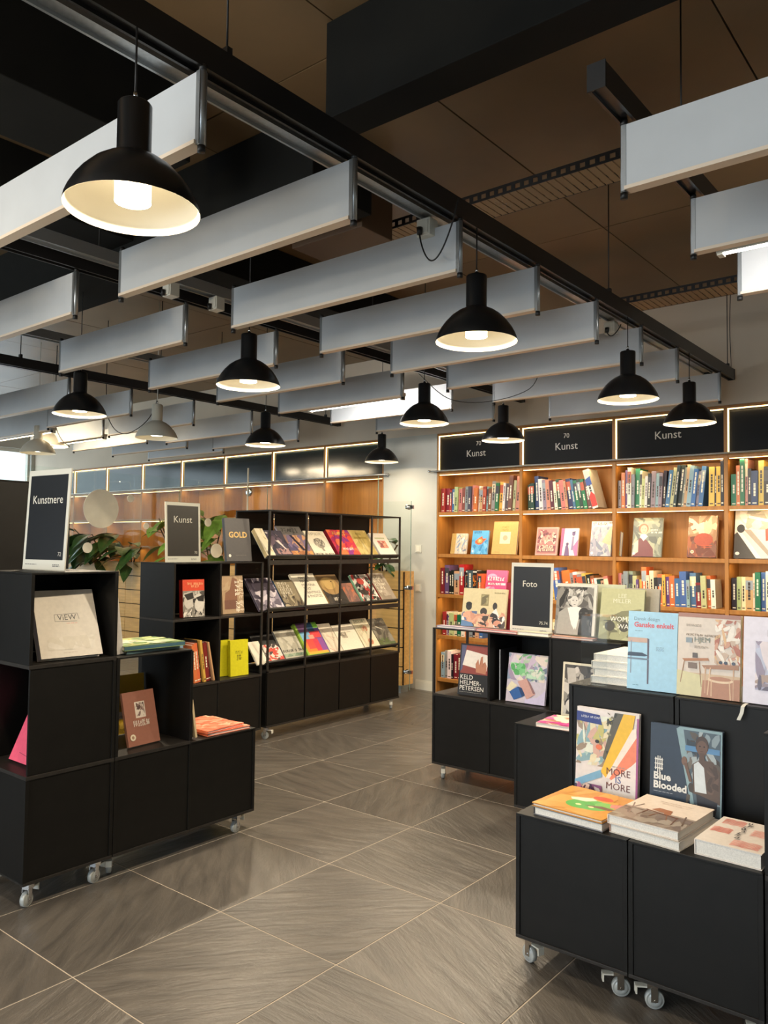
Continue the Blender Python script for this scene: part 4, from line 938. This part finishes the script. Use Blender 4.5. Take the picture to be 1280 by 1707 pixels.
# -------- sloping rack books (lying back on the sloping shelves)
TOWN = ['7c6c88', 'b48468', 'd0a078', '5c5470', '9c7c70', '847890']
def rb(row, y0, wd, ht, thk, cover, ops, label, spine=None, lift=0):
    lx = y0 - 4.212 + wd / 2; z = SLZ[row]; a = SLA
    # shelf surface passes through (0.034, z) and leans back; books rest on the lip
    off = .0015 + lift
    ly = .034 - math.cos(a) * off + .003 * math.sin(a); lz = z + .003 * math.cos(a) + math.sin(a) * off
    return book(label, wd, ht, thk, cover, ops, (-4.557 - ly, 4.212 + lx, lz + .0), Q, a, spine=spine, group='art books on the sloping rack')
RK = [
 (2, 4.20, .085, .265, .04, 'e6dcc0', [('n', .6, 0, 1, 1, ['c8b890', 'f0e8d0'], 41, 6, .3)], 'thick cream book at the left end of the top rack row', 'bca878', 0),
 (2, 4.29, .205, .26, .025, '4c4854', [('n', 0, 0, 1, .95, ['3c3844', '6c5c68', '544c5c', '8c7c80'], 42, 30, .25), ('p', [(.3, .75), (.45, .6), (.6, .62), (.75, .35), (.9, .2), (.8, .2), (.55, .5)], 'e8d8d0'), ('n', .25, .08, .95, .3, ['b08c88', '7c6470'], 43, 16, .12), ('e', .15, .9, .06, .04, 'd0ccc8')], 'dark violet book with pale zigzag, second in the top rack row', '34323c', 0),
 (2, 4.47, .27, .315, .02, '7c7880', [('r', 0, .72, 1, 1, '6c6864'), ('g', (6,), .5, .8, .05, '383838', 'c', 0, .03), ('n', 0, 0, 1, .7, TOWN, 44, 60, .24), ('p', [(.35, .7), (.45, .7), (.75, .2), (.62, .2)], '38303c'), ('n', 0, 0, 1, .18, ['d89c60', 'b87c54'], 45, 16, .16)], 'tall grey and orange townscape book, third in the top rack row', '9c98a8', 0),
 (2, 4.755, .245, .27, .022, 'e4dac4', [('g', (7,), .5, .84, .034, 'b0a48c', 'c', 0, .02), ('e', .5, .52, .26, .2, '8c8478'), ('e', .44, .58, .16, .12, 'b8b0a0'), ('n', .3, .35, .7, .68, ['6c665c', 'a49c8c', 'c8c0ac'], 46, 24, .1), ('p', [(.45, .4), (.55, .4), (.6, .2), (.5, .2)], '9c9484'), ('g', (9, 2, 7), .5, .05, .026, '50483c', 'c')], 'white book with grey drawn head in the top rack row', None, 0),
 (2, 5.03, .285, .28, .035, 'b42c4c', [('n', .0, .0, 1, 1, ['c83c50', 'a83468', 'e85440', '8c3c80', 'e07848'], 47, 54, .26), ('r', .05, .78, .95, .9, 'c84c54'), ('g', (6,), .5, .8, .045, 'ecc860', 'c', 0, .02), ('e', .3, .5, .16, .14, 'f0704c'), ('g', (7,), .55, .2, .032, 'fbe8dc', 'c', 0, .02)], 'red and purple book in the middle right of the top rack row', '8c2030', 0),
 (2, 5.325, .245, .29, .026, 'c8b06c', [('n', 0, 0, 1, 1, ['d0b878', 'bca460', 'dcc88c'], 48, 24, .3), ('r', .15, .66, .85, .74, 'a08844'), ('l', .3, .45, .32, .66, .006, '8c7840'), ('l', .6, .5, .6, .66, .006, '8c7840'), ('g', (4,), .5, .82, .03, '8c7838', 'c')], 'mustard yellow book in the top rack row', 'd8c890', 0),
 (2, 5.60, .235, .262, .028, 'e8dfd0', [('r', .2, .74, .8, .8, 'b8b890'), ('r', .25, .34, .75, .66, 'c8685c'), ('r', .28, .38, .48, .62, '98605c'), ('r', .5, .36, .73, .62, 'd89c80'), ('n', .26, .36, .74, .64, ['e0b8a0', 'a84c44'], 49, 8, .08)], 'white book with red picture at the right end of the top rack row', None, 0),
 (1, 4.145, .27, .30, .018, '8c8494', [('n', 0, 0, 1, 1, ['b8b0bc', '645c6c', '443c4c', 'd4ccd4', '8c8494'], 51, 70, .22), ('n', 0, .6, 1, 1, ['3c3440', '585060'], 52, 12, .28)], 'marbled grey violet book at the left end of the middle rack row', '504858', 0),
 (1, 4.425, .205, .27, .024, '8c8068', [('n', 0, 0, 1, .5, ['4c4438', 'a89c80', '6c604c', '3c342c'], 53, 26, .2)] + [('g', s_, .12, .84 - .12 * i, .034, 'd8d0bc', 'l', 0, .02) for i, s_ in enumerate([(5,), (3, 2), (6,), (6,), (2,)])], 'book with blue spine and stacked pale lettering in the middle rack row', '24507c', 0),
 (1, 4.645, .275, .33, .022, 'e4dcc8', [('t', s_, .28, .84 - .115 * i, .036, '2c2a26', 'l', 0, .015) for i, s_ in enumerate(['MAMMA', 'MARIA', 'MARTINA', 'TEXT', 'PAINTINGS', '& PHOTOS'])], 'tall white book with six lines of black capitals, middle rack row', None, 0),
 (1, 4.935, .25, .31, .026, '7c6444', [('r', 0, 0, 1, .5, '383430'), ('e', .45, .62, .46, .3, 'a88858'), ('e', .42, .7, .34, .2, 'c4a468'), ('n', 0, .0, 1, .3, ['2c2826', '443c34'], 55, 14, .2), ('g', (3,), .5, .12, .046, 'd8d0c0', 'c'), ('e', .6, .76, .03, .02, '5c4428')], 'brown book with a large round hat shape, middle rack row', 'b89c6c', 0),
 (1, 5.20, .15, .22, .014, '8c6458', [('n', 0, 0, 1, 1, ['a87460', '6c5450', 'c8704c', '7c645c'], 56, 26, .26)], 'small reddish brown book between the hat book and the collage book', 'd8d0c0', 0),
 (1, 5.375, .235, .30, .024, 'd0d0c4', [('n', 0, 0, 1, 1, ['403c3c', 'e8e4dc', 'b83c38', '6c8c7c', '98948c', '2c2828'], 57, 70, .18), ('e', .4, .75, .2, .12, 'b84840'), ('e', .3, .35, .24, .1, '38302e')], 'book with green spine and red black collage, middle rack row', '8cc8a0', 0),
 (1, 5.63, .215, .31, .026, '9c9080', [('n', 0, 0, 1, 1, ['a89c8c', '8c8070', 'b4a898'], 58, 26, .3)] + [('g', s_, .1, .78 - .12 * i, .036, 'ece4d0', 'l', 0, .02) for i, s_ in enumerate([(6,), (4, 1), (7,), (1, 3), (2,)])], 'grey book with red spine and pale lettering at the right end of the middle row', 'a82c2c', 0),
 (0, 4.135, .115, .205, .012, 'ece4d2', None, 'small plain cream book at the left end of the bottom rack row', None, 0),
 (0, 4.262, .17, .165, .012, 'dcd4c8', [('n', 0, 0, 1, 1, ['d84c34', '3c2c2c', 'e8dcd0', 'c83c2c'], 61, 44, .18)], 'small red and black patterned book, bottom rack row', None, 0),
 (0, 4.44, .225, .275, .018, 'b8b4a4', [('n', 0, .35, 1, 1, ['c4c0b0', 'aca898'], 62, 20, .3), ('g', (6, 1, 8), .04, .26, .03, '2c2a28', 'l', 0, .03), ('r', 0, .1, 1, .2, '7c9078'), ('n', 0, .1, 1, .2, ['98a890', '60746c'], 63, 8, .15)], 'grey book with a strip of black lettering, bottom rack row', '8c8c8c', 0),
 (0, 4.675, .265, .315, .034, '8cb43c', [('r', .08, .05, 1, 1, '5c4c8c'), ('r', .08, .72, .5, 1, '6c4c74'), ('r', .5, .7, .78, 1, '284868'), ('r', .78, .82, 1, 1, '6ca83c'), ('r', .5, .52, .95, .72, 'd8484c'), ('r', .08, .44, .5, .72, '7cb4dc'), ('r', .4, .44, .62, .62, 'e8a08c'), ('r', .08, .1, .5, .44, 'e88430'), ('r', .2, .2, .5, .5, 'e04c44'), ('r', .5, .1, .78, .5, 'd03c50'), ('r', .72, .06, .95, .5, '8c509c'), ('r', .08, .05, .95, .12, 'f0a840')], 'colourful striped patchwork book with lime spine, bottom rack row', 'a8c850', 0),
 (0, 4.955, .165, .30, .016, 'e4d8c4', [('l', .1, .9, .7, .4, .002, 'b06858'), ('l', .3, .6, .9, .5, .002, 'b06858'), ('l', .1, .2, .5, .05, .004, 'd84c3c')], 'cream book with thin red lines, bottom rack row', None, 0),
 (0, 5.13, .27, .275, .014, 'e8dfcc', [('n', .2, .5, .5, .72, ['8c8474', 'b0a898'], 65, 18, .1), ('l', .55, .7, .75, .72, .003, '50483c'), ('r', .15, .8, .5, .82, 'c8bca4')], 'wide cream book with small grey picture, bottom rack row', None, 0),
 (0, 5.41, .21, .315, .018, 'e0d8bc', [('g', (8,), .5, .88, .032, '6c7c5c', 'c', 0, .01), ('e', .55, .66, .2, .11, 'c89474'), ('e', .55, .66, .1, .06, 'a86450'), ('n', .2, .45, .6, .8, ['b8b494', 'd0c8a8'], 67, 14, .1), ('e', .55, .22, .16, .1, 'c88c6c'), ('e', .55, .22, .08, .05, 'a06048')], 'cream green book with two reddish circles, bottom rack row', None, 0),
 (0, 5.63, .225, .30, .016, '6c6a5c', [('n', 0, .15, 1, 1, ['7c786c', '5c5850', '8c887c', '4c4a44'], 68, 40, .24), ('p', [(.25, .75), (.6, .62), (.62, .58), (.25, .7)], 'c8c4b4'), ('r', 0, 0, 1, .14, '5c6c48'), ('n', .0, .0, 1, .3, ['64744c', '54603c'], 69, 10, .16)], 'dark grey green photo book at the right end of the bottom rack row', None, 0),
]
for row, y0, wd, ht, thk, cv, ops, lb, sp, lf in RK: rb(row, y0, wd, ht, thk, cv, ops, lb, sp, lf)

# -------- photo counter
hands = ['d8a488', 'c89078', 'e0b49c']
book('beige photo book with people raising cameras, left on the photo counter', .305, .245, .02, 'd4c69c',
     [('r', .42, .55, .6, .85, '8c8058'), ('n', .44, .57, .58, .83, ['6c6448', 'a49c74'], 70, 8, .08), ('e', .15, .52, .07, .1, '2c2826'), ('e', .15, .58, .07, .06, '1c1a1a'), ('p', [(0, 0), (.05, .35), (.2, .4), (.3, .2), (.3, 0)], 'b88c70'), ('n', 0, 0, .35, .4, hands + ['3c3430', '5c6c94', 'e8e4dc'], 71, 24, .1), ('e', .5, .4, .08, .1, '383230'), ('p', [(.4, 0), (.38, .3), (.5, .36), (.62, .28), (.6, 0)], 'd09c80'), ('n', .35, 0, .65, .34, hands + ['403834'], 72, 22, .09), ('e', .75, .55, .05, .1, '2c2826'), ('p', [(.66, 0), (.7, .4), (.78, .5), (.86, .3), (.85, 0)], 'e4e0dc'), ('n', .64, 0, 1, .42, hands + ['282428', 'ece8e0', '4c4440'], 73, 28, .1), ('p', [(0, 0), (0, .16), (.25, .1), (.3, 0)], '5c7ca4'), *greek(.72, .9, 2, .26, .01, '9c9068', 10)], (-2.70, 4.345, .992), R(6), R(10))
book('crimson book standing behind, between the camera book and the Foto sign', .24, .30, .022, '98203c', [('e', .6, .35, .14, .2, '6c2c4c')], (-2.50, 4.47, .976), R(-4), R(6), spine='b83c50')
book('white bordered book with black and white seated woman, right of the Foto sign', .252, .30, .016, 'dcd8cc',
     [('r', 0, 0, .93, .94, '787470'), ('n', .0, .5, .93, .94, ['3c3a38', '5c5854', '24221f', '8c8880', 'b4b0a8'], 74, 40, .2), ('n', 0, 0, .93, .5, ['54504c', '8c8882', '383634'], 75, 30, .2), ('p', [(.05, 0), (.08, .42), (.3, .55), (.62, .55), (.8, .4), (.84, 0)], 'a8a49c'), ('p', [(.36, .55), (.54, .1), (.64, .5)], 'ece8e0'), ('p', [(.30, .52), (.42, .2), (.5, .1), (.66, .52), (.54, .56)], 'f0ece4'), ('e', .48, .72, .2, .17, 'b8b4ac'), ('n', .3, .66, .68, .9, ['d8d4cc', '8c8880', '5c5854', 'c4c0b8'], 76, 26, .08), ('e', .47, .65, .1, .11, 'd8d4cc'), ('e', .43, .67, .015, .01, '403c3a'), ('e', .52, .67, .015, .01, '403c3a'), ('l', .45, .59, .5, .59, .003, '504846'), ('e', .72, .42, .13, .12, '2c2a28'), ('p', [(.6, .1), (.64, .36), (.86, .36), (.93, 0), (.6, 0)], '383634'), ('n', .6, 0, .93, .45, ['24221f', '5c5854', '443f3c'], 77, 18, .08)], (-2.075, 4.345, .992), 0, R(9))
book('large pale green book standing behind the seated woman book', .33, .315, .022, 'c0c4a8', None, (-1.98, 4.44, .976), 0, R(7), spine='a8ac94')
book('olive book with white lettering, right end of the photo counter', .25, .29, .02, 'b8b88c',
     [('n', 0, 0, 1, .5, ['a0a078', '8c8c68', 'c8c8a0', '6c6c50'], 78, 36, .2), ('p', [(.2, .42), (.5, .56), (.95, .62), (.9, .48), (.5, .46)], '7c7c5c'), ('e', .25, .26, .12, .1, '403e34'), ('e', .58, .26, .12, .1, '403e34'), ('l', .1, .36, .8, .38, .004, '2c2a24'), ('t', 'LEE', .5, .82, .034, 'dcdcc4', 'c', 0, .01), ('t', 'MILLER', .5, .72, .034, 'dcdcc4', 'c', 0, .01), ('t', 'WOMAN', .55, .36, .038, 'f4f0e4', 'c', 0, .02), ('t', 'WAR', .6, .22, .038, 'f4f0e4', 'c', 0, .02)], (-1.79, 4.33, .985), R(2), R(12))
book('grey brown book standing at the very right of the photo counter', .22, .30, .02, 'a8a090', None, (-1.72, 4.43, .976), R(-4), R(8))
FL = [(-2.86, 4.272, .29, .20, .014, '9c94a8', ['a89cb4', '8c8498', 'b8a8b4'], 'flat violet grey photo book at the left front of the counter', 2),
      (-2.56, 4.272, .29, .21, .014, 'c47c80', ['d08c8c', 'b06c70', 'c8a098'], 'flat rosy photo book in front of the camera book', -3),
      (-2.30, 4.262, .205, .17, .022, 'd0ccb4', ['d8d4bc', 'c4c0a8'], 'thick flat pale book below the Foto sign', 3),
      (-2.05, 4.262, .26, .20, .012, 'b08474', ['c09484', '9c7064', 'd0a898'], 'flat brown pink photo book right of the Foto sign', -2)]
for x, y, w_, h_, t_, cv, cs, lb, rz in FL[:]:
    h2 = min(h_, 4.30 - y + .02) if False else h_
    flat(lb, w_, .062, t_, cv, [('n', 0, 0, 1, 1, cs, len(lb), 18, .14)], x, y - .012, .9765, R(rz) * .25, spine=cv)
book('black photo book with white capitals and a hand photograph, left cube of the counter', .225, .325, .022, '1c1a1a',
     [('r', .04, .42, .96, .97, '8c4038'), ('p', [(.04, .97), (.2, .97), (.1, .5), (.04, .45)], '585878'), ('p', [(.2, .88), (.95, .8), (.88, .5), (.1, .58)], 'e4dcd4'), ('p', [(.55, .46), (.52, .62), (.6, .72), (.64, .6), (.68, .76), (.74, .78), (.76, .64), (.82, .68), (.88, .6), (.86, .44)], 'b87c60'), ('l', .66, .6, .7, .72, .002, '8c5440'), ('l', .75, .58, .78, .66, .002, '8c5440'), ('t', 'KELD', .06, .31, .040, 'e8e4dc', 'l', 0, .01), ('t', 'HELMER-', .06, .205, .040, 'e8e4dc', 'l', 0, .01), ('t', 'PETERSEN', .06, .10, .040, 'e8e4dc', 'l', 0, .01), *greek(.06, .06, 1, .85, .006, 'a8a49c', 11)], (-2.755, 4.325, .5545), R(3), R(8), spine='303434')
book('dark book seen edge on beside the pastel book cube', .2, .31, .012, '24242a', None, (-2.578, 4.43, .5545), Q, R(0), spine='c8ccd0')
pastel = ['c8b8d0', '8c9cb8', 'b0c8b0', '78b484', 'd8d0dc', 'a494b0', '6c7890', 'e0d4cc']
book('pastel book with crumpled fabric picture in the middle cube of the counter', .262, .295, .016, 'c8c0d0',
     [('n', 0, .45, 1, 1, pastel, 80, 80, .17), ('n', .05, .55, .45, .8, ['58a864', '7cc488', 'a8d4a8'], 81, 12, .14), ('n', .5, .5, .95, .7, ['b8d8c0', 'd8dcd0', '9cb4a8'], 82, 16, .12), ('p', [(.28, .42), (.5, .5), (.75, .2), (.55, .08)], 'c89c94'), ('p', [(.5, .5), (.6, .42), (.75, .22), (.7, .2)], '8c686c'), ('p', [(.08, .2), (.3, .32), (.42, .12), (.22, .04)], '2c5ca0'), ('p', [(.3, .32), (.42, .12), (.5, .16), (.4, .3)], '1c3c6c'), ('p', [(0, .25), (.12, .42), (.28, .34), (.1, .2)], 'e4dcc0'), ('p', [(.5, .08), (.8, .14), (1, .3), (1, 0), (.5, 0)], 'c8c0e0')], (-2.392, 4.335, .5555), R(2), R(10))
book('black and white portrait book standing on the low box, partly hidden', .255, .30, .02, 'd8d2bc',
     [('r', .05, .04, .97, .96, '585450'), ('n', .05, .04, .97, .96, ['2c2a28', '8c8880', 'c8c4bc', '484440', 'a8a49c'], 83, 60, .2), ('p', [(.1, .9), (.3, .9), (.36, .5), (.16, .45)], 'b8b4ac'), ('e', .7, .62, .2, .24, '403c3a'), ('e', .3, .2, .2, .14, 'ccc8c0')], (-1.955, 4.20, .5505), 0, R(6))
flat('flat pink magazine-like art book on the low box', .29, .24, .022, 'e0c4b8', [('n', 0, 0, 1, 1, ['e8d4c8', 'c84c90', 'd870a8', 'f0dcc0', 'c08c70', 'e8a0a0'], 84, 60, .2), ('p', [(.05, .2), (.6, .3), (.9, .12), (.5, .04)], 'c43c8c')], -1.91, 3.845, .5508, R(4), spine='e8e4dc')
# clear acrylic stand and the stack of white books
e = empty('acrylic_stand', (-1.42, 3.03, .956), 0, 'clear acrylic book stand at the left end of the front tall cabinet', 'stand')
q = MB(); q.box(0, .11, 0, .003, 0, .27); q.build('back_plate', ACRYL, e); q = MB(); q.box(0, .11, -.035, 0, 0, .003); q.build('foot_plate', ACRYL, e); q = MB(); q.box(0, .11, .0, .12, .27, .273); q.build('top_plate', ACRYL, e)
for i in range(4):
    flat('white book, %s from the bottom of the stack behind the pale blue book' % ORD[i + 1], .24, .30, .0285, 'dcd8d0', [('n', 0, 0, 1, 1, ['d8d4cc', 'e0dcd4'], 5 + i, 5, .3)], -1.275 + .006 * (i % 2), 3.068 + .004 * i, .956 + .0292 * i, R([1, -2, 2, -1][i]), spine='c8c4bc', group='stacked white books on the front tall cabinet')

# -------- front tall cabinets: three design books
book('pale blue book with a drawn chair and red title', .19, .30, .022, 'a8d4ec',
     [('t', 'Dansk design', .12, .885, .019, '7c98a8', 'l', 0, .0), ('t', 'Ganske enkelt', .12, .80, .0265, 'd85c64', 'l', 0, .03), *greek(.14, .745, 1, .2, .006, '6c8ca0', 12),
      ('r', .0, .60, .40, .66, 'c8a898'), ('p', [(.40, .66), (.44, .65), (.44, .08), (.41, .08)], '5c5464'), ('r', .06, .2, .08, .62, '8c98a8'), ('p', [(0, .45), (.02, .47), (.3, .47), (.42, .44), (.36, .425), (0, .42)], '34465c'), ('r', 0, .38, .44, .40, '6c7c90'), *greek(.58, .55, 5, .2, .006, '8cacc0', 13), *greek(.12, .05, 1, .18, .006, '50809c', 14)], (-1.135, 3.055, .956), R(2), R(5), spine='c4e4f4')
book('interior book with round table, chairs and marble wall', .225, .305, .022, 'dccfc2',
     [('r', .0, .95, 1, 1, 'a87868'), ('n', .6, .4, 1, .94, ['e8dccc', 'd09c84', 'b4705c', 'f0e8dc', 'c8b09c', 'dcb488'], 90, 60, .1), ('r', 0, 0, 1, .28, 'd0b494'), ('p', [(0, 0), (.45, 0), (.4, .26), (0, .3)], 'd8d0a4'), ('p', [(.4, 0), (1, 0), (1, .25), (.42, .2)], 'b88468'), ('p', [(.08, .44), (.5, .47), (.52, .44), (.12, .41)], 'b07850'), ('l', .12, .43, .06, .15, .003, '9c7454'), ('l', .36, .42, .40, .12, .003, '9c7454'), ('r', .18, .33, .32, .4, '7c685c'), ('r', .25, .46, .33, .52, '5c5450'), ('p', [(.4, .38), (.98, .42), (.98, .36), (.45, .34)], 'a87c60'), ('l', .46, .36, .46, .05, .004, 'd0a888'), ('l', .54, .36, .5, .03, .004, 'e0bc98'), ('l', .9, .36, .9, .0, .004, 'd0a888'), ('e', .7, .22, .2, .035, 'e8ccac'), ('e', .7, .235, .17, .025, 'b88468'), ('l', .56, .22, .56, .02, .004, 'e0bc98'), ('l', .84, .22, .86, .0, .004, 'e0bc98'), ('e', .7, .43, .03, .02, '3c4454'), ('e', .78, .43, .03, .02, '3c4454'), ('e', .9, .43, .03, .02, '4c5464'),
      ('g', (10, 8), .14, .725, .010, '80705f', 'l'), ('t', 'HJEM', .28, .655, .026, '6c7c74', 'l', 0, .0), ('r', .14, .64, .24, .70, '8c98a0'), *greek(.14, .86, 3, .26, .006, 'a4988c', 15), *greek(.28, .6, 3, .25, .006, 'a4988c', 16)], (-.925, 3.055, .956), R(-1), R(5), spine='e8dcd0')
book('white home book cut by the right edge, with a pastel photograph', .225, .305, .026, 'e8e2ee',
     [('t', 'HOME', .36, .78, .034, '34303c', 'l', 0, .01), ('r', .18, .16, 1, .72, 'c8c4d4'), ('n', .18, .16, 1, .72, ['d8d4e4', 'b8b4cc', 'e8dce0', '9c90a4', 'd0b8b8', 'c4c8dc'], 91, 44, .2), ('n', .18, .16, 1, .34, ['6c6474', '9c8c94', 'b49c90'], 92, 20, .16), ('e', .62, .4, .14, .1, 'd0a48c'), *greek(.45, .88, 1, .3, .006, '8c8494', 17)], (-.69, 3.055, .956), R(-1), R(5), spine='f0e8a8')
q = MB(); pts = [(-.785, 3.02, .957), (-.785, 2.985, .9575), (-.787, 2.972, .952), (-.79, 2.969, .93), (-.80, 2.966, .905)]
for a, b in zip(pts, pts[1:]):
    q.face([(a[0] - .006, a[1], a[2]), (a[0] + .006, a[1], a[2]), (b[0] + .006, b[1], b[2]), (b[0] - .006, b[1], b[2])])
    q.face([(a[0] - .006, a[1] - .0006, a[2] + .0006), (b[0] - .006, b[1] - .0006, b[2] + .0006), (b[0] + .006, b[1] - .0006, b[2] + .0006), (a[0] + .006, a[1] - .0006, a[2] + .0006)])
tag(q.build('ribbon', WHITEPL), 'short white ribbon marker hanging over the cabinet edge under the home book', 'ribbon')

# -------- books on the low front boxes
zt_ = .5405
bd = [('n', 0, .35, .62, .92, ['b8d0c8', 'e8dcb8', '8cb0b8', 'd8b0a0', 'e4e8d8', 'c8c078', 'a08c78'], 95, 70, .13), ('p', [(.0, .84), (.42, .82), (.38, .93), (.0, .95)], '2c3c84'), ('g', (5, 8), .08, .885, .010, 'd8dce8'),
      ('p', [(.44, .46), (.62, .98), (.8, .98), (.52, .4)], '605c50'), ('n', .48, .45, .74, .97, ['4c483c', '8c886c', '3c3a32'], 96, 14, .05), ('p', [(.42, .3), (.76, .98), (.94, .98), (.9, .8), (.5, .24)], 'f0c038'), ('p', [(.5, .24), (.9, .82), (.96, .84), (.97, .7), (.56, .24)], 'f4e8dc'), ('p', [(.56, .24), (.97, .74), (1, .5), (.8, .3), (.6, .22)], 'f08c6c'), ('p', [(.55, .2), (.9, .42), (1, .5), (1, 0), (.5, 0)], 'f0e8e4'),
      ('p', [(0, .16), (.42, .32), (.44, .24), (0, .08)], '7cb0d0'), ('n', 0, 0, .44, .14, ['8c507c', 'c87898', 'e8c8b8', '4c3450'], 97, 26, .1), ('e', .35, .63, .035, .02, '28241f'), ('e', .38, .57, .05, .03, 'e87850'),
      ('r', .97, 0, 1, .95, 'a85c94'), ('t', 'MORE', .70, .285, .036, '6c3c3c', 'c', 0, .004), ('t', 'IS', .70, .205, .036, '4c5c9c', 'c', 0, .01), ('t', 'MORE', .70, .125, .036, '6c3c3c', 'c', 0, .004), *greek(.6, .38, 2, .28, .005, 'a89c98', 18)]
book('colourful MORE IS MORE book leaning on the tall cabinet, left', .25, .335, .018, 'e8e0dc', bd, (-1.277, 2.955, zt_), R(1), R(4), spine='d8d8e0')
book('dark blue Blue Blooded book with a man in a white vest', .255, .315, .022, '2c3a4c',
     [('p', [(.42, 1), (.37, .97), (.62, 0), (1, 0), (1, 1)], '8ca8b0'), ('p', [(.47, .97), (.98, .97), (.98, 0), (.66, 0)], '50606c'), ('n', .52, .05, .98, .97, ['34404c', '8c9ca4', '5c544c', 'a8b4b8', '443c38', '746c64'], 98, 40, .12), ('r', .5, .74, .97, .8, '5c8cb8'), ('p', [(.62, .28), (.6, .6), (.7, .66), (.88, .66), (.98, .55), (.98, .2)], '5c4a40'), ('p', [(.64, .3), (.62, .6), (.68, .64), (.76, .58), (.8, .3)], 'd4dce0'), ('n', .8, .3, .96, .62, ['6c564a', '4c3c34'], 99, 10, .08), ('e', .73, .82, .09, .105, '4a382f'), ('e', .73, .79, .075, .085, '6c5244'), ('e', .70, .81, .012, .008, '1c1614'), ('e', .76, .81, .012, .008, '1c1614'), ('l', .71, .755, .75, .755, .002, '3c2420'), ('p', [(.69, .66), (.77, .66), (.76, .74), (.70, .74)], '5c463a'), ('e', .49, .62, .04, .05, '7c5f50'), ('p', [(.48, .6), (.53, .6), (.6, .4), (.56, .4)], '6c5244'), ('p', [(.66, .28), (.95, .22), (.9, 0), (.7, 0)], '2c2c34'),
      ('l', 0.085, 0.470, 0.085, 0.610, .004, 'e4e4e0'), ('l', 0.115, 0.440, 0.115, 0.630, .004, 'e4e4e0'), ('l', 0.145, 0.440, 0.145, 0.630, .004, 'e4e4e0'), ('l', 0.175, 0.470, 0.175, 0.610, .004, 'e4e4e0'), ('l', 0.070, 0.590, 0.190, 0.590, .004, 'e4e4e0'), ('l', 0.070, 0.540, 0.190, 0.540, .004, 'e4e4e0'), ('l', 0.070, 0.490, 0.190, 0.490, .004, 'e4e4e0'),
      ('t', 'Blue', .06, .365, .036, 'e4e4e0', 'l', 0, .035), ('t', 'Blooded', .06, .265, .036, 'e4e4e0', 'l', 0, .035), *greek(.06, .225, 1, .3, .006, 'a8b0b8', 19)], (-.978, 2.955, zt_), R(0), R(4), spine='3c4c60')
flat('grey thick book lying under the orange and green art book', .268, .29, .028, '8a8a8e', None, -1.272, 2.60, zt_, R(-3), spine='2c2c34')
flat('orange art book with a green figure on the low front box', .275, .285, .012, 'd0913c',
     [('n', 0, 0, 1, 1, ['d89a44', 'c88834', 'dca450'], 101, 20, .3), ('e', .6, .42, .28, .2, '6cbc5c'), ('e', .5, .36, .2, .16, '5cb050'), ('e', .78, .5, .14, .12, '84c468'), ('p', [(.25, .55), (.5, .68), (.6, .62), (.5, .5), (.3, .48)], 'f0e8cc'), ('p', [(.55, .36), (.75, .46), (.95, .44), (.9, .36), (.7, .36)], '7c6050'), ('e', .62, .74, .14, .08, 'e05c3c'), ('p', [(.8, .6), (1, .72), (1, .5), (.85, .48)], 'd88c84'), ('e', .48, .34, .04, .03, 'f0e4a8'), ('e', .66, .34, .04, .03, 'f0e4a8')], -1.275, 2.598, zt_ + .0288, R(-4), spine='3c2c24')
flat('lower white-edged book of the pair on the second front box', .245, .31, .030, 'd8d0c4', None, -1.00, 2.60, zt_, R(-6), spine='c89c84', group=None)
flat('upper book with table and chairs landscape photo, of the pair on the front box', .245, .305, .030, 'ecdccc',
     [('r', 0, 0, 1, .42, '8c7c70'), ('n', 0, 0, 1, .4, ['9c8c80', '7c6c64', 'a89c90'], 103, 26, .2), ('r', .0, .42, 1, .46, 'b4a498'), ('p', [(.36, .5), (.42, .6), (.62, .58), (.66, .44), (.6, .38), (.56, .46)], 'a86c48'), ('l', .3, .46, .8, .38, .008, '6c4430'), ('l', .34, .46, .3, .2, .004, '6c4430'), ('l', .78, .4, .82, .14, .004, '6c4430'), ('l', .5, .44, .45, .26, .004, '8c5c40'), ('l', .62, .42, .7, .24, .004, '8c5c40'), ('l', .85, .5, .95, .18, .005, '6c5444'), ('l', .05, .6, .2, .2, .004, '988478'), ('l', .18, .62, .08, .3, .004, '988478'), *greek(.3, .84, 1, .5, .008, 'b89c84', 20), *greek(.36, .78, 2, .4, .006, 'c8b09c', 21)], -1.005, 2.60, zt_ + .0308, R(-4), spine='e4dcd4')
wv = []
for (u, v, wq, hq, sd) in ((.08, .74, .34, .2, 1), (.05, .4, .3, .18, 2), (.5, .06, .42, .2, 3), (.62, .5, .36, .22, 4)):
    for i in range(7):
        yy = v + hq * i / 7
        for k in range(4): wv.append(('l', u + wq * k / 4, yy + (.02 if k % 2 else 0), u + wq * (k + 1) / 4, yy + (0 if k % 2 else .02), .003, 'e8705c'))
flat('thick white book with coral wave pattern at the right of the front box', .20, .28, .048, 'ece2d8',
     wv + [('g', (1,), .46 + .02 * math.sin(i * 2), .86 - .082 * i, .024, '28242a', 'l', .3 * math.sin(i * 5)) for i in range(8)], -.738, 2.602, zt_, R(-2), spine='f0e8e0')
